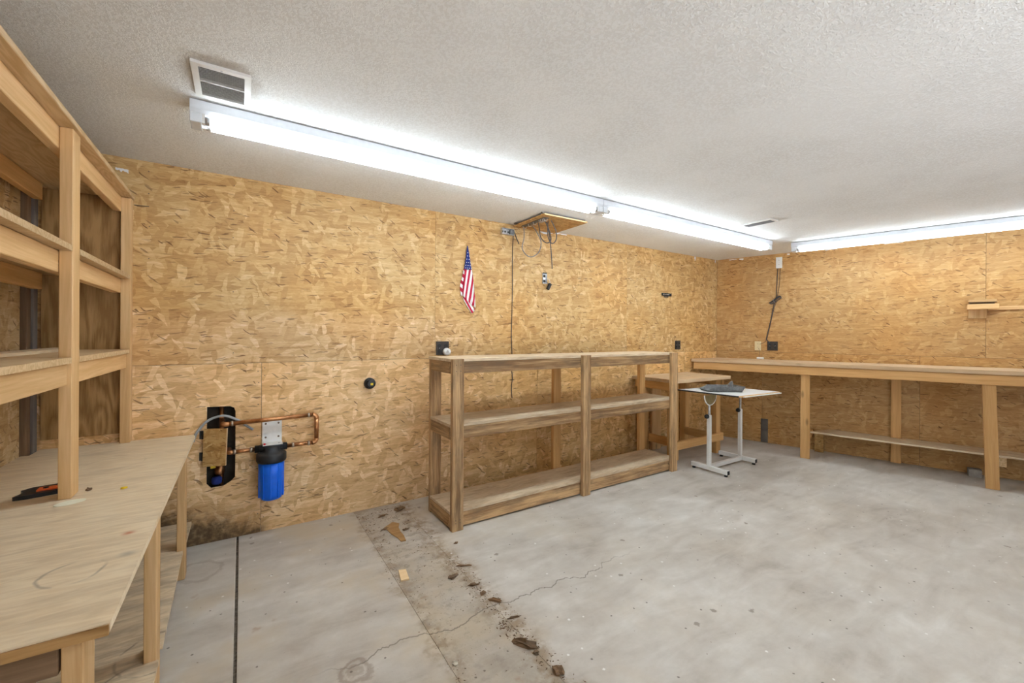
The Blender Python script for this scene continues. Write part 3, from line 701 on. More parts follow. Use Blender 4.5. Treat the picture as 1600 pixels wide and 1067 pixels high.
# things at the right wall
tag(lum('wood_block', (-2.55, 0.055, 0.0), (-2.455, 0.15, 0.075), 'stone_block', None, MR), 'grey wooden block on the floor under the right workbench', 'block')
tag(box('metal_plate', (-0.645, 0.0005, 0.004), (-0.562, 0.006, 0.317), 'grey_plate', None, MR, 0.001), 'narrow grey metal plate screwed low on the right wall', 'plate')
t = thing('wall_ledge', 'short wooden ledge of stacked boards fixed to the right wall', 'ledge', RW(2.55, 0.05, 1.7))
rb('cleat', 2.60, 3.6, 0.0015, 0.02, 1.703, 1.74, 'fir')
rb('ledge_board', 2.445, 2.665, 0.021, 0.10, 1.712, 1.764, 'fir')
rb('spacer', 2.47, 2.64, 0.025, 0.06, 1.7645, 1.779, 'stud_brown')
rb('top_slat', 2.455, 2.65, 0.025, 0.09, 1.786, 1.812, 'fir')
rb('top_slat', 2.46, 2.655, 0.03, 0.088, 1.7795, 1.7855, 'stud_brown')
rb('backing_block', 2.46, 2.59, 0.0015, 0.0205, 1.62, 1.75, 'fir')

# ------------------------------------------------------------------ small table in the corner
t = thing('work_table', 'small square fir table in the corner behind the rack', 'table', (4.49, 3.18, 0))
X0, X1, YA, YZ = 3.96, 5.01, 2.88, 3.495
for i in range(3):
    ya = YA + (YZ - YA) * i / 3
    lum('top_board', (X0, ya + 0.001, 0.902), (X1, ya + (YZ - YA) / 3 - 0.001, 0.94), 'bench_top', t)
for xa in (X0 + 0.07, X1 - 0.17):
    for ya in (2.96, 3.38):
        lum('leg', (xa, ya, 0.0 if xa > 4.5 else 0.03), (xa + 0.088, ya + 0.088, 0.901), 'fir_orange', t)
lum('apron', (X0 + 0.02, YA + 0.06, 0.815), (X0 + 0.058, YZ - 0.03, 0.901), 'fir_orange', t)
lum('apron', (X1 - 0.08, YA + 0.06, 0.815), (X1 - 0.042, YZ - 0.03, 0.901), 'fir_orange', t)
lum('stretcher', (X0 + 0.07, 2.92, 0.16), (X1 - 0.08, 2.958, 0.25), 'fir_orange', t)
lum('side_stretcher', (X0 + 0.158, 3.05, 0.16), (X0 + 0.196, 3.38, 0.25), 'fir_orange', t)
lum('side_stretcher', (X1 - 0.208, 3.05, 0.16), (X1 - 0.17, 3.38, 0.25), 'fir_orange', t)
for ya in (3.004, 3.424):
    bm = bmesh.new(); lathe(bm, [(0.02, 0.0), (0.026, 0.006), (0.026, 0.022), (0.02, 0.03)], 14); obj('rubber_foot', bm, 'black', t, Matrix.Translation((X0 + 0.114, ya, 0)))
lum('plank', (4.30, 3.469, 0.0), (4.47, 3.504, 0.88), 'fir', t)

# ------------------------------------------------------------------ white drafting table
t = thing('drafting_table', 'white height-adjustable drafting table on steel feet', 'table', (4.46, 2.6, 0))
def bar(name, mn, mx, mat='white_paint', bev=0.003): return box(name, mn, mx, mat, t, ID, bev)
for xa, ya, yb in ((4.105, 2.392, 2.80), (4.765, 2.462, 2.885)):
    bar('foot_bar', (xa, ya, 0.022), (xa + 0.042, yb, 0.066))
    for yy in (ya + 0.025, yb - 0.025):
        bm = bmesh.new(); lathe(bm, [(0.017, 0.0), (0.017, 0.014), (0.01, 0.0215)], 12); obj('glide', bm, 'black', t, Matrix.Translation((xa + 0.021, yy, 0)))
    for yy, sg in ((ya, -1), (yb, 1)):
        box('end_cap', (xa + 0.003, min(yy, yy + sg * 0.003), 0.025), (xa + 0.039, max(yy, yy + sg * 0.003), 0.063), 'black', t)
bar('cross_bar', (4.148, 2.60, 0.024), (4.764, 2.64, 0.064))
for xa, yy in ((4.107, 2.6), (4.767, 2.64)):
    bar('column', (xa, yy - 0.018, 0.0665), (xa + 0.036, yy + 0.018, 0.595))
    bm = bmesh.new(); tube(bm, [(xa + 0.018, yy, 0.5), (xa + 0.018, yy, 0.79)], 0.012, 14); obj('inner_tube', bm, 'steel', t, None, True)
    bm = bmesh.new(); lathe(bm, [(0.005, 0), (0.005, 0.018), (0.021, 0.02), (0.024, 0.03), (0.021, 0.045)], 14, 'X')
    obj('clamp_knob', bm, 'black', t, Matrix.Translation((xa, yy - 0.005, 0.585)) @ Matrix.Rotation(math.pi, 4, 'Z'), True)
bm = bmesh.new()
na = 16; cyq, czq = 2.6, 0.805
P = [(0.0, 0.0)] + [(0.105 * math.cos(math.pi + math.pi * k / na), 0.105 * math.sin(math.pi + math.pi * k / na)) for k in range(na + 1)]
# half-round tilt bracket under the board, facing the camera
fr = [bm.verts.new((4.125 + a, cyq - 0.014, czq + b)) for a, b in P[1:]]; bk = [bm.verts.new((4.125 + a, cyq - 0.008, czq + b)) for a, b in P[1:]]
bm.faces.new(fr); bm.faces.new(bk)
for k in range(len(fr)): bm.faces.new((fr[k], fr[(k + 1) % len(fr)], bk[(k + 1) % len(fr)], bk[k]))
obj('tilt_bracket', bm, 'quad', t)
bm = bmesh.new(); tube(bm, [(4.125 + 0.105 * math.cos(math.pi + math.pi * k / na), cyq - 0.011, czq + 0.105 * math.sin(math.pi + math.pi * k / na)) for k in range(na + 1)], 0.006, 8)
obj('bracket_rim', bm, 'white_paint', t, None, True)
box('hinge_block', (4.745, 2.60, 0.785), (4.825, 2.68, 0.815), 'black', t, ID, 0.004)
TT = Matrix.Translation((4.455, 2.605, 0.83)) @ Matrix.Rotation(0.012, 4, 'Y') @ Matrix.Rotation(-0.012, 4, 'X')
bm = bmesh.new(); bx(bm, (-0.395, -0.35, -0.012), (0.39, 0.335, 0.0), 0.001); tp = obj('board_top', bm, 'laminate', t, TT)
bm = bmesh.new(); bx(bm, (-0.399, -0.352, -0.013), (-0.3955, 0.336, 0.0005)); obj('edge_band', bm, 'black', t, TT)
bm = bmesh.new(); bx(bm, (-0.395, -0.3545, -0.013), (0.39, -0.3505, 0.0005)); obj('edge_band', bm, 'fir', t, TT)
bm = bmesh.new(); bx(bm, (-0.33, -0.376, -0.016), (0.39, -0.355, -0.008), 0.002); obj('pencil_ledge', bm, 'white_paint', t, TT)
# grey plastic tray with a grey block in it
TY = TT @ Matrix.Translation((-0.125, -0.02, 0.0004)) @ Matrix.Rotation(-0.57, 4, 'Z')
t = bpy.data.objects.new('paint_tray', None); link(t, None, TY); tag(t, 'grey plastic paint tray lying on the white drafting table', 'tray')
bm = bmesh.new()
# outline of the rim (wide) and base (narrower), sloping towards one end
rim = [(-0.20, -0.10, 0.02), (-0.10, -0.115, 0.06), (0.19, -0.115, 0.06), (0.19, 0.115, 0.06), (-0.10, 0.115, 0.06), (-0.20, 0.10, 0.02)]
base = [(-0.185, -0.085, 0.003), (-0.08, -0.09, 0.0), (0.165, -0.09, 0.0), (0.165, 0.09, 0.0), (-0.08, 0.09, 0.0), (-0.185, 0.085, 0.003)]
rv = [bm.verts.new(p) for p in rim]; bv = [bm.verts.new(p) for p in base]
iv = [bm.verts.new((p[0] * 0.97, p[1] * 0.97, p[2])) for p in rim]; jv = [bm.verts.new((p[0] * 0.97, p[1] * 0.97, p[2] + 0.004)) for p in base]
for k in range(6):
    q = (k + 1) % 6
    bm.faces.new((rv[k], rv[q], bv[q], bv[k])); bm.faces.new((iv[k], iv[q], jv[q], jv[k])); bm.faces.new((rv[k], rv[q], iv[q], iv[k]))
bm.faces.new(bv); bm.faces.new(jv)
obj('tray_shell', bm, 'tray_grey', t, TY)
bm = bmesh.new()
for k in range(6): bx(bm, (-0.10 + k * 0.045, -0.119, 0.054), (-0.075 + k * 0.045, -0.1155, 0.062))
obj('rim_ribs', bm, 'tray_grey', t, TY)
tag(blob('putty_lump', (TY @ Vector((0.075, -0.03, 0.0045)))[:], (0.04, 0.03, 0.075), 'tray_grey', None, 11, 0.4), 'grey lump of dried putty sitting in the paint tray', 'putty')

# ------------------------------------------------------------------ pipe hatch and water filter
t = thing('hatch_door', 'small osb hatch door on black hinges over the pipe opening', 'hatch', (-0.214, D - 0.01, 0.52))
HD = Matrix.Translation((-0.218, D - 0.018, 0.53)) @ Matrix.Rotation(-0.22, 4, 'Z') @ Matrix.Rotation(0.03, 4, 'Y')
bm = bmesh.new(); bx(bm, (0.004, -0.016, 0.0), (0.135, 0.0, 0.25)); obj('door_leaf', bm, 'osb_small', t, HD)
bm = bmesh.new(); bx(bm, (0.1352, -0.0162, 0.0), (0.1375, 0.0002, 0.25)); obj('door_edge', bm, 'chip', t, HD)
for za in (0.535 + 0.03, 0.535 + 0.175):
    bm = bmesh.new(); bx(bm, (-0.236, D - 0.004, za), (-0.216, D - 0.0005, za + 0.055)); tube(bm, [(-0.219, D - 0.012, za), (-0.219, D - 0.012, za + 0.055)], 0.006, 8); obj('hinge', bm, 'black', t)

ZP1, ZP2 = 0.822, 0.609
t = thing('water_filter', 'blue water filter with black cap and copper pipes on the osb wall', 'water filter', (0.185, D - 0.09, 0.22))
yp = D - 0.055
def pipe(name, pts, r=0.0145, mat='copper'): return tubeobj(name, pts, r, mat, t, ID, 14, False)
fx, fy = 0.18, D - 0.105
def elbow(c, a, b, r=0.03):
    """quarter bend at corner c from direction a to direction b"""
    c = Vector(c); a = Vector(a); b = Vector(b); pts = []
    o = c + a * r + b * r
    for k in range(7):
        th = math.pi / 2 * k / 6; pts.append(o - b * r * math.cos(th) - a * r * math.sin(th))
    return tubeobj('pipe_elbow', pts, 0.0175, 'copper', t, ID, 14, False)
PX = 0.476
pipe('copper_pipe', [(-0.075, yp, ZP1 - 0.018), (PX - 0.03, yp, ZP1 - 0.006)])
elbow((PX, yp, ZP1 - 0.006), (-1, 0, 0), (0, 0, -1))
pipe('copper_pipe', [(PX, yp, ZP1 - 0.03), (PX, yp, ZP2 + 0.03)], 0.0155)
elbow((PX, yp, ZP2), (0, 0, 1), (-1, 0, 0))
pipe('copper_pipe', [(PX - 0.03, yp, ZP2), (0.28, yp, ZP2)])
pipe('copper_pipe', [(0.082, yp, ZP2), (-0.055, yp, ZP2)])
tubeobj('pipe_elbow', [(-0.05, yp, ZP2), (-0.062, yp, ZP2), (-0.07, yp + 0.015, ZP2), (-0.071, yp + 0.10, ZP2)], 0.0165, 'copper', t, ID, 14, True)
tubeobj('pipe_elbow', [(-0.07, yp, ZP1 - 0.018), (-0.098, yp, ZP1 - 0.018), (-0.107, yp + 0.012, ZP1 - 0.016), (-0.11, yp + 0.06, ZP1)], 0.0175, 'copper', t, ID, 14, True)
for xa in (-0.06, 0.415):
    pipe('solder_joint', [(xa, yp, ZP1 - 0.018 + 0.012 * (xa + 0.075) / 0.515), (xa + 0.014, yp, ZP1 - 0.018 + 0.012 * (xa + 0.089) / 0.515)], 0.0178, 'solder')
for xa in (0.415, 0.31, 0.05, -0.045):
    pipe('solder_joint', [(xa, yp, ZP2), (xa + 0.016, yp, ZP2)], 0.0172, 'solder')
# cap: boss with side ports and a shallow dome
bm = bmesh.new()
lathe(bm, [(0.088, 0.0), (0.0935, 0.012), (0.0935, 0.052), (0.085, 0.062), (0.05, 0.075), (0.047, 0.10)], 32)
tube(bm, [(-0.10, 0.05, 0.082), (0.10, 0.05, 0.082)], 0.026, 16)
bx(bm, (-0.07, 0.0, 0.07), (0.07, 0.06, 0.108))
obj('filter_cap', bm, 'filter_black', t, Matrix.Translation((fx, fy, 0.527)), True)
for p_ in t.children:
    pass
bm = bmesh.new()
prof = [(0.056, 0.0), (0.066, 0.006), (0.0745, 0.03), (0.0795, 0.18), (0.081, 0.262)]
lathe(bm, prof, 36)
sump = obj('sump', bm, 'blue', t, Matrix.Translation((fx, fy, 0.266)), True)
for k in range(10):
    a = 2 * math.pi * k / 10 + 0.2
    bm = bmesh.new(); bx(bm, (-0.005, -0.004, 0.0), (0.005, 0.004, 0.235), 0.001)
    obj('rib', bm, 'blue', sump, Matrix.Translation((fx + 0.077 * math.cos(a), fy + 0.077 * math.sin(a), 0.285)) @ Matrix.Rotation(a + math.pi / 2, 4, 'Z'))
bm = bmesh.new(); bx(bm, (0.127, D - 0.006, 0.62), (0.25, D - 0.001, 0.80)); bx(bm, (0.127, D - 0.105, 0.636), (0.25, D - 0.006, 0.641))
br = obj('mounting_bracket', bm, 'white_paint', t)
for xa in (0.148, 0.229):
    for za in (0.675, 0.772):
        bm = bmesh.new(); lathe(bm, [(0.007, -0.003), (0.007, 0.0)], 10, 'Y'); obj('screw', bm, 'screw', br, Matrix.Translation((xa, D - 0.006, za)))
    for ya in (D - 0.08,):
        bm = bmesh.new(); lathe(bm, [(0.006, 0), (0.006, 0.004)], 10); obj('screw', bm, 'steel', br, Matrix.Translation((xa, ya, 0.641)))
bm = bmesh.new(); lathe(bm, [(0.007, 0), (0.007, 0.01), (0.003, 0.012)], 10); obj('relief_button', bm, 'red', t, Matrix.Translation((0.137, D - 0.098, 0.6415)))
# plumbing inside the wall opening
t = thing('water_valve', 'copper supply pipe with dark valve inside the wall opening', 'valve', (-0.12, D + 0.06, 0.37))
tubeobj('supply_pipe', [(-0.115, D + 0.06, -0.0), (-0.115, D + 0.06, 1.1)], 0.0145, 'copper', t, ID, 12, False)
bm = bmesh.new(); lathe(bm, [(0.022, 0), (0.03, 0.008), (0.03, 0.05), (0.022, 0.055), (0.022, 0.08), (0.028, 0.085), (0.028, 0.12), (0.018, 0.13)], 16); obj('valve_body', bm, 'copper', t, Matrix.Translation((-0.125, D + 0.055, 0.44)), True)
bm = bmesh.new(); lathe(bm, [(0.026, 0), (0.03, 0.01), (0.03, 0.04), (0.02, 0.05)], 16); obj('blue_cap', bm, 'flag_blue', t, Matrix.Translation((-0.14, D + 0.03, 0.385)), True)
box('yellow_tag', (-0.175, D + 0.004, 0.50), (-0.145, D + 0.008, 0.53), 'yellow', t)
tag(tubeobj('conduit', [(-0.268, D - 0.02, 0.70), (-0.25, D - 0.022, 0.757), (-0.19, D - 0.025, 0.832), (-0.105, D - 0.025, 0.858), (-0.025, D - 0.022, 0.822), (0.03, D - 0.018, 0.775), (0.07, D - 0.014, 0.742)], 0.0085, 'grey_conduit', None, ID, 10), 'bent grey conduit arching over the wall opening', 'conduit')

t = thing('pipe_stub', 'round black pipe stub sticking out of the osb wall', 'pipe', (0.885, D, 1.02))
bm = bmesh.new(); lathe(bm, [(0.042, -0.028), (0.045, -0.02), (0.045, -0.001)], 22, 'Y'); obj('collar', bm, 'filter_black', t, Matrix.Translation((0.875, D, 1.022)), True)
bm = bmesh.new(); lathe(bm, [(0.02, -0.05), (0.034, -0.048), (0.036, -0.028)], 20, 'Y'); obj('plug', bm, 'black', t, Matrix.Translation((0.878, D, 1.02)), True)
box('yellow_core', (0.872, D - 0.054, 1.01), (0.892, D - 0.05, 1.028), 'yellow', t)

# ------------------------------------------------------------------ flag
t = thing('flag', 'small american flag hanging by one corner on the osb wall', 'flag', (1.75, D, 1.62))
def sheet(name, rows, mat, dy=0.0, amp=0.006, nx=8):
    """rows: (z, xleft, xright) from top to bottom; cloth with soft vertical folds"""
    bm = bmesh.new(); grid = []
    for i, (z, xa, xb) in enumerate(rows):
        line = []
        for k in range(nx + 1):
            u = k / nx; x = xa + (xb - xa) * u
            line.append(bm.verts.new((x, D - 0.012 - dy - amp * math.sin(u * 9.0 + i * 0.3) * min(1, i / 3 + 0.1), z)))
        grid.append(line)
    for a, b in zip(grid, grid[1:]):
        for k in range(nx): bm.faces.new((a[k], a[k + 1], b[k + 1], b[k]))
    o = obj(name, bm, mat, t, None, True)
    md = o.modifiers.new('thickness', 'SOLIDIFY'); md.thickness = 0.0015; md.offset = 0
    return o
can = sheet('canton', [(2.24, 1.745, 1.751), (2.20, 1.739, 1.760), (2.13, 1.730, 1.773), (2.07, 1.720, 1.785), (2.035, 1.714, 1.792), (2.022, 1.713, 1.795)], 'flag_blue', 0.001)
sheet('stripe_field', [(2.022, 1.722, 1.795), (1.98, 1.719, 1.803), (1.92, 1.710, 1.812), (1.86, 1.703, 1.820), (1.80, 1.699, 1.828), (1.775, 1.708, 1.831), (1.74, 1.742, 1.834), (1.70, 1.79, 1.837), (1.676, 1.835, 1.837)], stripes('flag_stripes', 1.0, -0.155, 0.042, 0.45), 0.0, 0.005)
sheet('side_fold', [(2.03, 1.713, 1.722), (1.97, 1.704, 1.722), (1.92, 1.688, 1.714), (1.87, 1.676, 1.706), (1.80, 1.682, 1.702), (1.775, 1.687, 1.70)], stripes('flag_fold_stripes', 0.75, 1.0, 0.072, 0.2), -0.004, 0.003, 4)
sheet('bottom_fold', [(1.765, 1.705, 1.722), (1.735, 1.715, 1.76), (1.69, 1.745, 1.80), (1.66, 1.765, 1.832), (1.64, 1.78, 1.825), (1.618, 1.794, 1.798)], stripes('flag_bottom_stripes', 1.0, 0.63, 0.046, 0.72), -0.003, 0.002, 4)
bm = bmesh.new()
def star(cx, cz, r, y):
    vs = []
    for k in range(10):
        a = math.pi / 2 + k * math.pi / 5; q = r if k % 2 == 0 else r * 0.42
        vs.append(bm.verts.new((cx + q * math.cos(a), y, cz + q * math.sin(a))))
    bm.faces.new(vs)
for i, z in enumerate([2.175, 2.145, 2.115, 2.085, 2.058, 2.034]):
    u = (2.24 - z) / 0.218; xa = 1.746 - 0.032 * u; xb = 1.752 + 0.042 * u; n = 1 + (i + 1) // 2
    for k in range(n): star(xa + (xb - xa) * (k + 0.5 + (0.18 if i % 2 else -0.1)) / n, z, 0.006, D - 0.0215)
so = obj('stars', bm, 'flag_white', can)

# ------------------------------------------------------------------ outlets, boxes and cables
def outlet(name, label, frame, x0, x1, z0, z1, plate, face, gangs, rows=2, group='outlet plates on the walls'):
    """frame: xz plane, -y towards the room"""
    t = bpy.data.objects.new(name, None); link(t, None, frame @ Matrix.Translation(((x0 + x1) / 2, 0, z0))); tag(t, label, 'outlet', group)
    bm = bmesh.new(); bx(bm, (x0, -0.007, z0), (x1, -0.0008, z1), 0.0015); obj('plate', bm, plate, t, frame)
    for g_ in range(gangs):
        cx_ = x0 + (x1 - x0) * (g_ + 0.5) / gangs
        for r_ in range(rows):
            cz_ = z0 + (z1 - z0) * (0.31 + 0.38 * r_)
            bm = bmesh.new(); lathe(bm, [(0.0165, -0.0095), (0.0175, -0.007)], 14, 'Y'); rc = obj('receptacle', bm, face, t, frame @ Matrix.Translation((cx_, 0, cz_)))
            bm = bmesh.new()
            for sx in (-0.0055, 0.0055): bx(bm, (sx - 0.0012, -0.0102, -0.001), (sx + 0.0012, -0.0094, 0.008))
            lathe_y = [(0.0022, -0.0102), (0.0022, -0.0094)]
            obj('slots', bm, 'dark', rc, frame @ Matrix.Translation((cx_, 0, cz_)))
        bm = bmesh.new(); lathe(bm, [(0.003, -0.0085), (0.003, -0.0065)], 8, 'Y'); obj('screw', bm, 'steel', t, frame @ Matrix.Translation((cx_, 0, (z0 + z1) / 2)))
    return t
outlet('wall_outlet', 'dark double outlet plate above the left end of the rack', FB, 1.449, 1.571, 1.238, 1.36, 'brown_plate', 'black', 2)
outlet('wall_outlet', 'dark double outlet plate above the right end of the rack', FB, 4.79, 4.90, 1.242, 1.359, 'brown_plate', 'black', 2)
outlet('wall_outlet', 'dark double outlet plate over the right-hand workbench', MRp, 0.632, 0.753, 1.234, 1.354, 'brown_plate', 'black', 2)
outlet('wall_outlet', 'single cream outlet plate over the right-hand workbench', MRp, 0.484, 0.559, 1.232, 1.354, 'cream', 'cream', 1)
outlet('wall_outlet', 'white surface outlet high on the right wall below the light', MRp, 0.726, 0.797, 2.318, 2.464, 'white_plastic', 'white_plastic', 1)
t = thing('plug_adapter', 'round white plug adapter in the outlet above the rack', 'plug', (1.541, D - 0.01, 1.266))
bm = bmesh.new(); lathe(bm, [(0.024, -0.05), (0.031, -0.046), (0.034, -0.028), (0.033, -0.0105)], 22, 'Y'); obj('body', bm, 'white_plastic', t, Matrix.Translation((1.541, D, 1.268)), True)
bm = bmesh.new()
for k in range(3): bx(bm, (-0.010 + k * 0.007, -0.0512, -0.012), (-0.008 + k * 0.007, -0.0498, 0.012))
obj('grille_slots', bm, 'screw', t, Matrix.Translation((1.541, D, 1.268)) @ Matrix.Rotation(0.4, 4, 'Y'))
tag(box('power_brick', (-0.60, 0.02, 1.1155), (-0.52, 0.075, 1.142), 'white_plastic', None, MR, 0.006), 'small white power adapter lying on the right workbench', 'adapter')
tag(tubeobj('adapter_cord', [RW(0.53, 0.012, 1.262), RW(0.545, 0.02, 1.22), RW(0.54, 0.022, 1.16), RW(0.55, 0.04, 1.1465)], 0.002, 'cable_brown'), 'thin cord from the cream outlet to the white adapter', 'cord')
t = thing('light_cord', 'dark cord tied in a bundle hanging down the right wall', 'cord', RW(0.72, 0.01, 1.35))
tubeobj('cord', [RW(0.748, 0.006, 2.318), RW(0.742, 0.008, 2.2), RW(0.735, 0.008, 2.0), RW(0.728, 0.012, 1.915), RW(0.71, 0.01, 1.85), RW(0.665, 0.008, 1.6), RW(0.622, 0.008, 1.40), RW(0.635, 0.008, 1.37), RW(0.66, 0.011, 1.335)], 0.0045, 'cable', t)
tubeobj('cord', [RW(0.775, 0.006, 2.318), RW(0.765, 0.006, 2.1), RW(0.742, 0.007, 1.92), RW(0.70, 0.007, 1.75), RW(0.63, 0.006, 1.40), RW(0.575, 0.006, 1.33), RW(0.545, 0.009, 1.32)], 0.003, 'cable_brown', t)
for k in range(3):
    tubeobj('cord_loop', [RW(0.66 - 0.004 * k, 0.014 + 0.005 * k, 1.862), RW(0.70, 0.018 + 0.005 * k, 1.885 + 0.006 * k), RW(0.77, 0.016 + 0.005 * k, 1.94 + 0.006 * k), RW(0.788, 0.016 + 0.005 * k, 1.925), RW(0.75, 0.02 + 0.004 * k, 1.895), RW(0.69, 0.018, 1.862 - 0.004 * k), RW(0.662, 0.014, 1.855)], 0.0045, 'cable', t)
tubeobj('tie', [RW(0.70, 0.008, 1.91), RW(0.705, 0.036, 1.895), RW(0.715, 0.036, 1.87), RW(0.715, 0.008, 1.86)], 0.003, 'grey_wire', t)

t = thing('junction_box', 'open steel junction box high on the osb wall', 'junction box', (2.176, D, 2.39))
bm = bmesh.new()
x0, x1, z0, z1, dd = 2.108, 2.246, 2.398, 2.456, 0.036
bx(bm, (x0, D - 0.004, z0), (x1, D - 0.001, z1)); bx(bm, (x0, D - dd, z0), (x1, D - 0.004, z0 + 0.003)); bx(bm, (x0, D - dd, z1 - 0.003), (x1, D - 0.004, z1)); bx(bm, (x0, D - dd, z0 + 0.003), (x0 + 0.003, D - 0.004, z1 - 0.003)); bx(bm, (x1 - 0.003, D - dd, z0 + 0.003), (x1, D - 0.004, z1 - 0.003))
obj('steel_box', bm, 'steel', t)
for xa in (2.13, 2.16, 2.195, 2.22):
    bm = bmesh.new(); lathe(bm, [(0.009, -0.0012), (0.009, 0.0)], 10, 'Y'); obj('knockout', bm, 'dark', t, Matrix.Translation((xa, D - 0.0045, 2.428)))
bm = bmesh.new(); bx(bm, (2.206, D - 0.03, 2.402), (2.24, D - 0.006, 2.45)); obj('switch_body', bm, 'tray_grey', t)
tag(tubeobj('wall_cable', [(2.247, D - 0.02, 2.44), (2.249, D - 0.014, 2.40), (2.245, D - 0.006, 2.2), (2.246, D - 0.006, 1.88), (2.243, D - 0.006, 1.6), (2.238, D - 0.006, 1.42), (2.246, D - 0.006, 1.25), (2.243, D - 0.006, 1.1), (2.252, D - 0.006, 1.0), (2.243, D - 0.006, 0.9), (2.25, D - 0.006, 0.8)], 0.0036, 'cable'), 'dark cable running down the wall behind the rack', 'cable')
tag(tubeobj('cut_cable', [(2.2475, D - 0.024, 2.452), (2.262, D - 0.02, 2.425), (2.29, D - 0.016, 2.37), (2.32, D - 0.012, 2.325)], 0.0045, 'cable'), 'short cut cable end hanging from the junction box', 'cable')

t = thing('ceiling_board', 'square osb board screwed to the ceiling with staples', 'board', (2.49, 3.2, H))
BD = Matrix.Translation((2.235, 2.968, H - 0.03))
bm = bmesh.new(); bx(bm, (0.0, 0.0, 0.0), (0.505, 0.50, 0.012)); obj('board', bm, 'osb_board', t, BD)
bm = bmesh.new(); bx(bm, (0.0, -0.0012, 0.0), (0.505, -0.0002, 0.012)); obj('board_edge', bm, 'chip', t, BD)
for yy in (0.02, 0.46): lum('batten', (2.225, 2.968 + yy, H - 0.0175), (2.73, 2.968 + yy + 0.02, H - 0.001), 'stud_grey', t)
bm = bmesh.new(); bx(bm, (0.045, 0.06, -0.004), (0.10, 0.44, -0.0003)); obj('metal_strip', bm, 'grey_plate', t, BD)
for yy in (0.085, 0.11, 0.135, 0.16, 0.25, 0.33, 0.42):
    bm = bmesh.new(); tube(bm, [(0.055, yy, -0.004), (0.058, yy, -0.022), (0.075, yy, -0.026), (0.092, yy, -0.022), (0.095, yy, -0.004)], 0.0028, 6); obj('staple', bm, 'steel', t, BD)
zc_ = H - 0.05
tag(tubeobj('cable_loop', [(2.30, 3.385, zc_), (2.285, 3.36, 2.36), (2.245, 3.33, 2.24), (2.29, 3.27, 2.16), (2.355, 3.22, 2.20), (2.37, 3.20, 2.30), (2.335, 3.23, 2.40), (2.31, 3.26, zc_)], 0.0045, 'grey_wire'), 'wide grey cable loop hanging from the ceiling board', 'cable')
tag(tubeobj('cable_loop', [(2.31, 3.16, zc_), (2.30, 3.13, 2.39), (2.295, 3.10, 2.31), (2.34, 3.08, 2.265), (2.385, 3.07, 2.29), (2.375, 3.07, 2.36), (2.345, 3.08, 2.43), (2.335, 3.09, zc_)], 0.0045, 'cable'), 'left of two dark cable loops bunched below the ceiling board', 'cable')
tag(tubeobj('cable_loop', [(2.345, 3.06, zc_), (2.333, 3.05, 2.39), (2.325, 3.03, 2.30), (2.362, 3.02, 2.25), (2.40, 3.01, 2.29), (2.398, 3.01, 2.36), (2.375, 3.02, 2.42), (2.355, 3.03, zc_)], 0.0045, 'cable'), 'right of two dark cable loops bunched below the ceiling board', 'cable')
tag(tubeobj('hanging_cable', [(2.36, 3.105, zc_), (2.372, 3.09, 2.40), (2.39, 3.085, 2.28), (2.405, 3.085, 2.15), (2.418, 3.09, 2.035)], 0.0045, 'cable'), 'dark cable end hanging straight down below the ceiling board', 'cable')
t = thing('outlet_box', 'open wall box with a black receptacle dangling out', 'junction box', (2.65, D, 1.95))
bm = bmesh.new()
x0, x1, z0, z1 = 2.616, 2.672, 1.955, 2.058
bx(bm, (x0, D - 0.003, z0), (x1, D - 0.0008, z1), 0); bx(bm, (x0, D - 0.012, z0), (x0 + 0.004, D - 0.003, z1)); bx(bm, (x1 - 0.004, D - 0.012, z0), (x1, D - 0.003, z1)); bx(bm, (x0, D - 0.012, z0), (x1, D - 0.003, z0 + 0.004)); bx(bm, (x0, D - 0.012, z1 - 0.004), (x1, D - 0.003, z1))
obj('steel_box', bm, 'steel', t)
for za in (1.968, 2.02): box('knockout', (2.628, D - 0.005, za), (2.655, D - 0.003, za + 0.026), 'dark', t)
box('top_tab', (2.62, D - 0.016, 2.0585), (2.665, D - 0.001, 2.068), 'black', t)
tubeobj('wire', [(2.65, D - 0.006, 2.01), (2.68, D - 0.03, 2.0), (2.69, D - 0.035, 1.97), (2.685, D - 0.03, 1.945)], 0.0022, 'flag_white', t)
tubeobj('wire', [(2.64, D - 0.006, 1.98), (2.662, D - 0.03, 1.965), (2.672, D - 0.03, 1.94)], 0.0022, 'cable', t)
bm = bmesh.new(); bx(bm, (-0.016, -0.014, -0.035), (0.016, 0.014, 0.035), 0.004); obj('receptacle', bm, 'black', t, Matrix.Translation((2.682, D - 0.03, 1.925)) @ Matrix.Rotation(0.5, 4, 'Y'))
t = thing('tool_strip', 'short black magnetic tool strip on the far osb wall', 'tool strip', (4.6, D, 1.93))
bm = bmesh.new(); bx(bm, (4.512, D - 0.016, 1.934), (4.70, D - 0.0008, 1.97), 0.003); obj('strip', bm, 'black', t)
for xa in (4.535, 4.575, 4.605, 4.63): box('magnet', (xa, D - 0.0175, 1.946), (xa + 0.016, D - 0.0162, 1.96), 'steel', t)
bm = bmesh.new(); bx(bm, (4.56, D - 0.012, 1.915), (4.64, D - 0.0008, 1.9335), 0.002); obj('bracket', bm, 'screw', t)
tag(tubeobj('nail', [(-0.572, D - 0.006, 2.222), (-0.50, D - 0.004, 2.224)], 0.0022, 'screw', None, ID, 6, False), 'thin brown rod fixed to the wall beside the shelving top', 'rod')

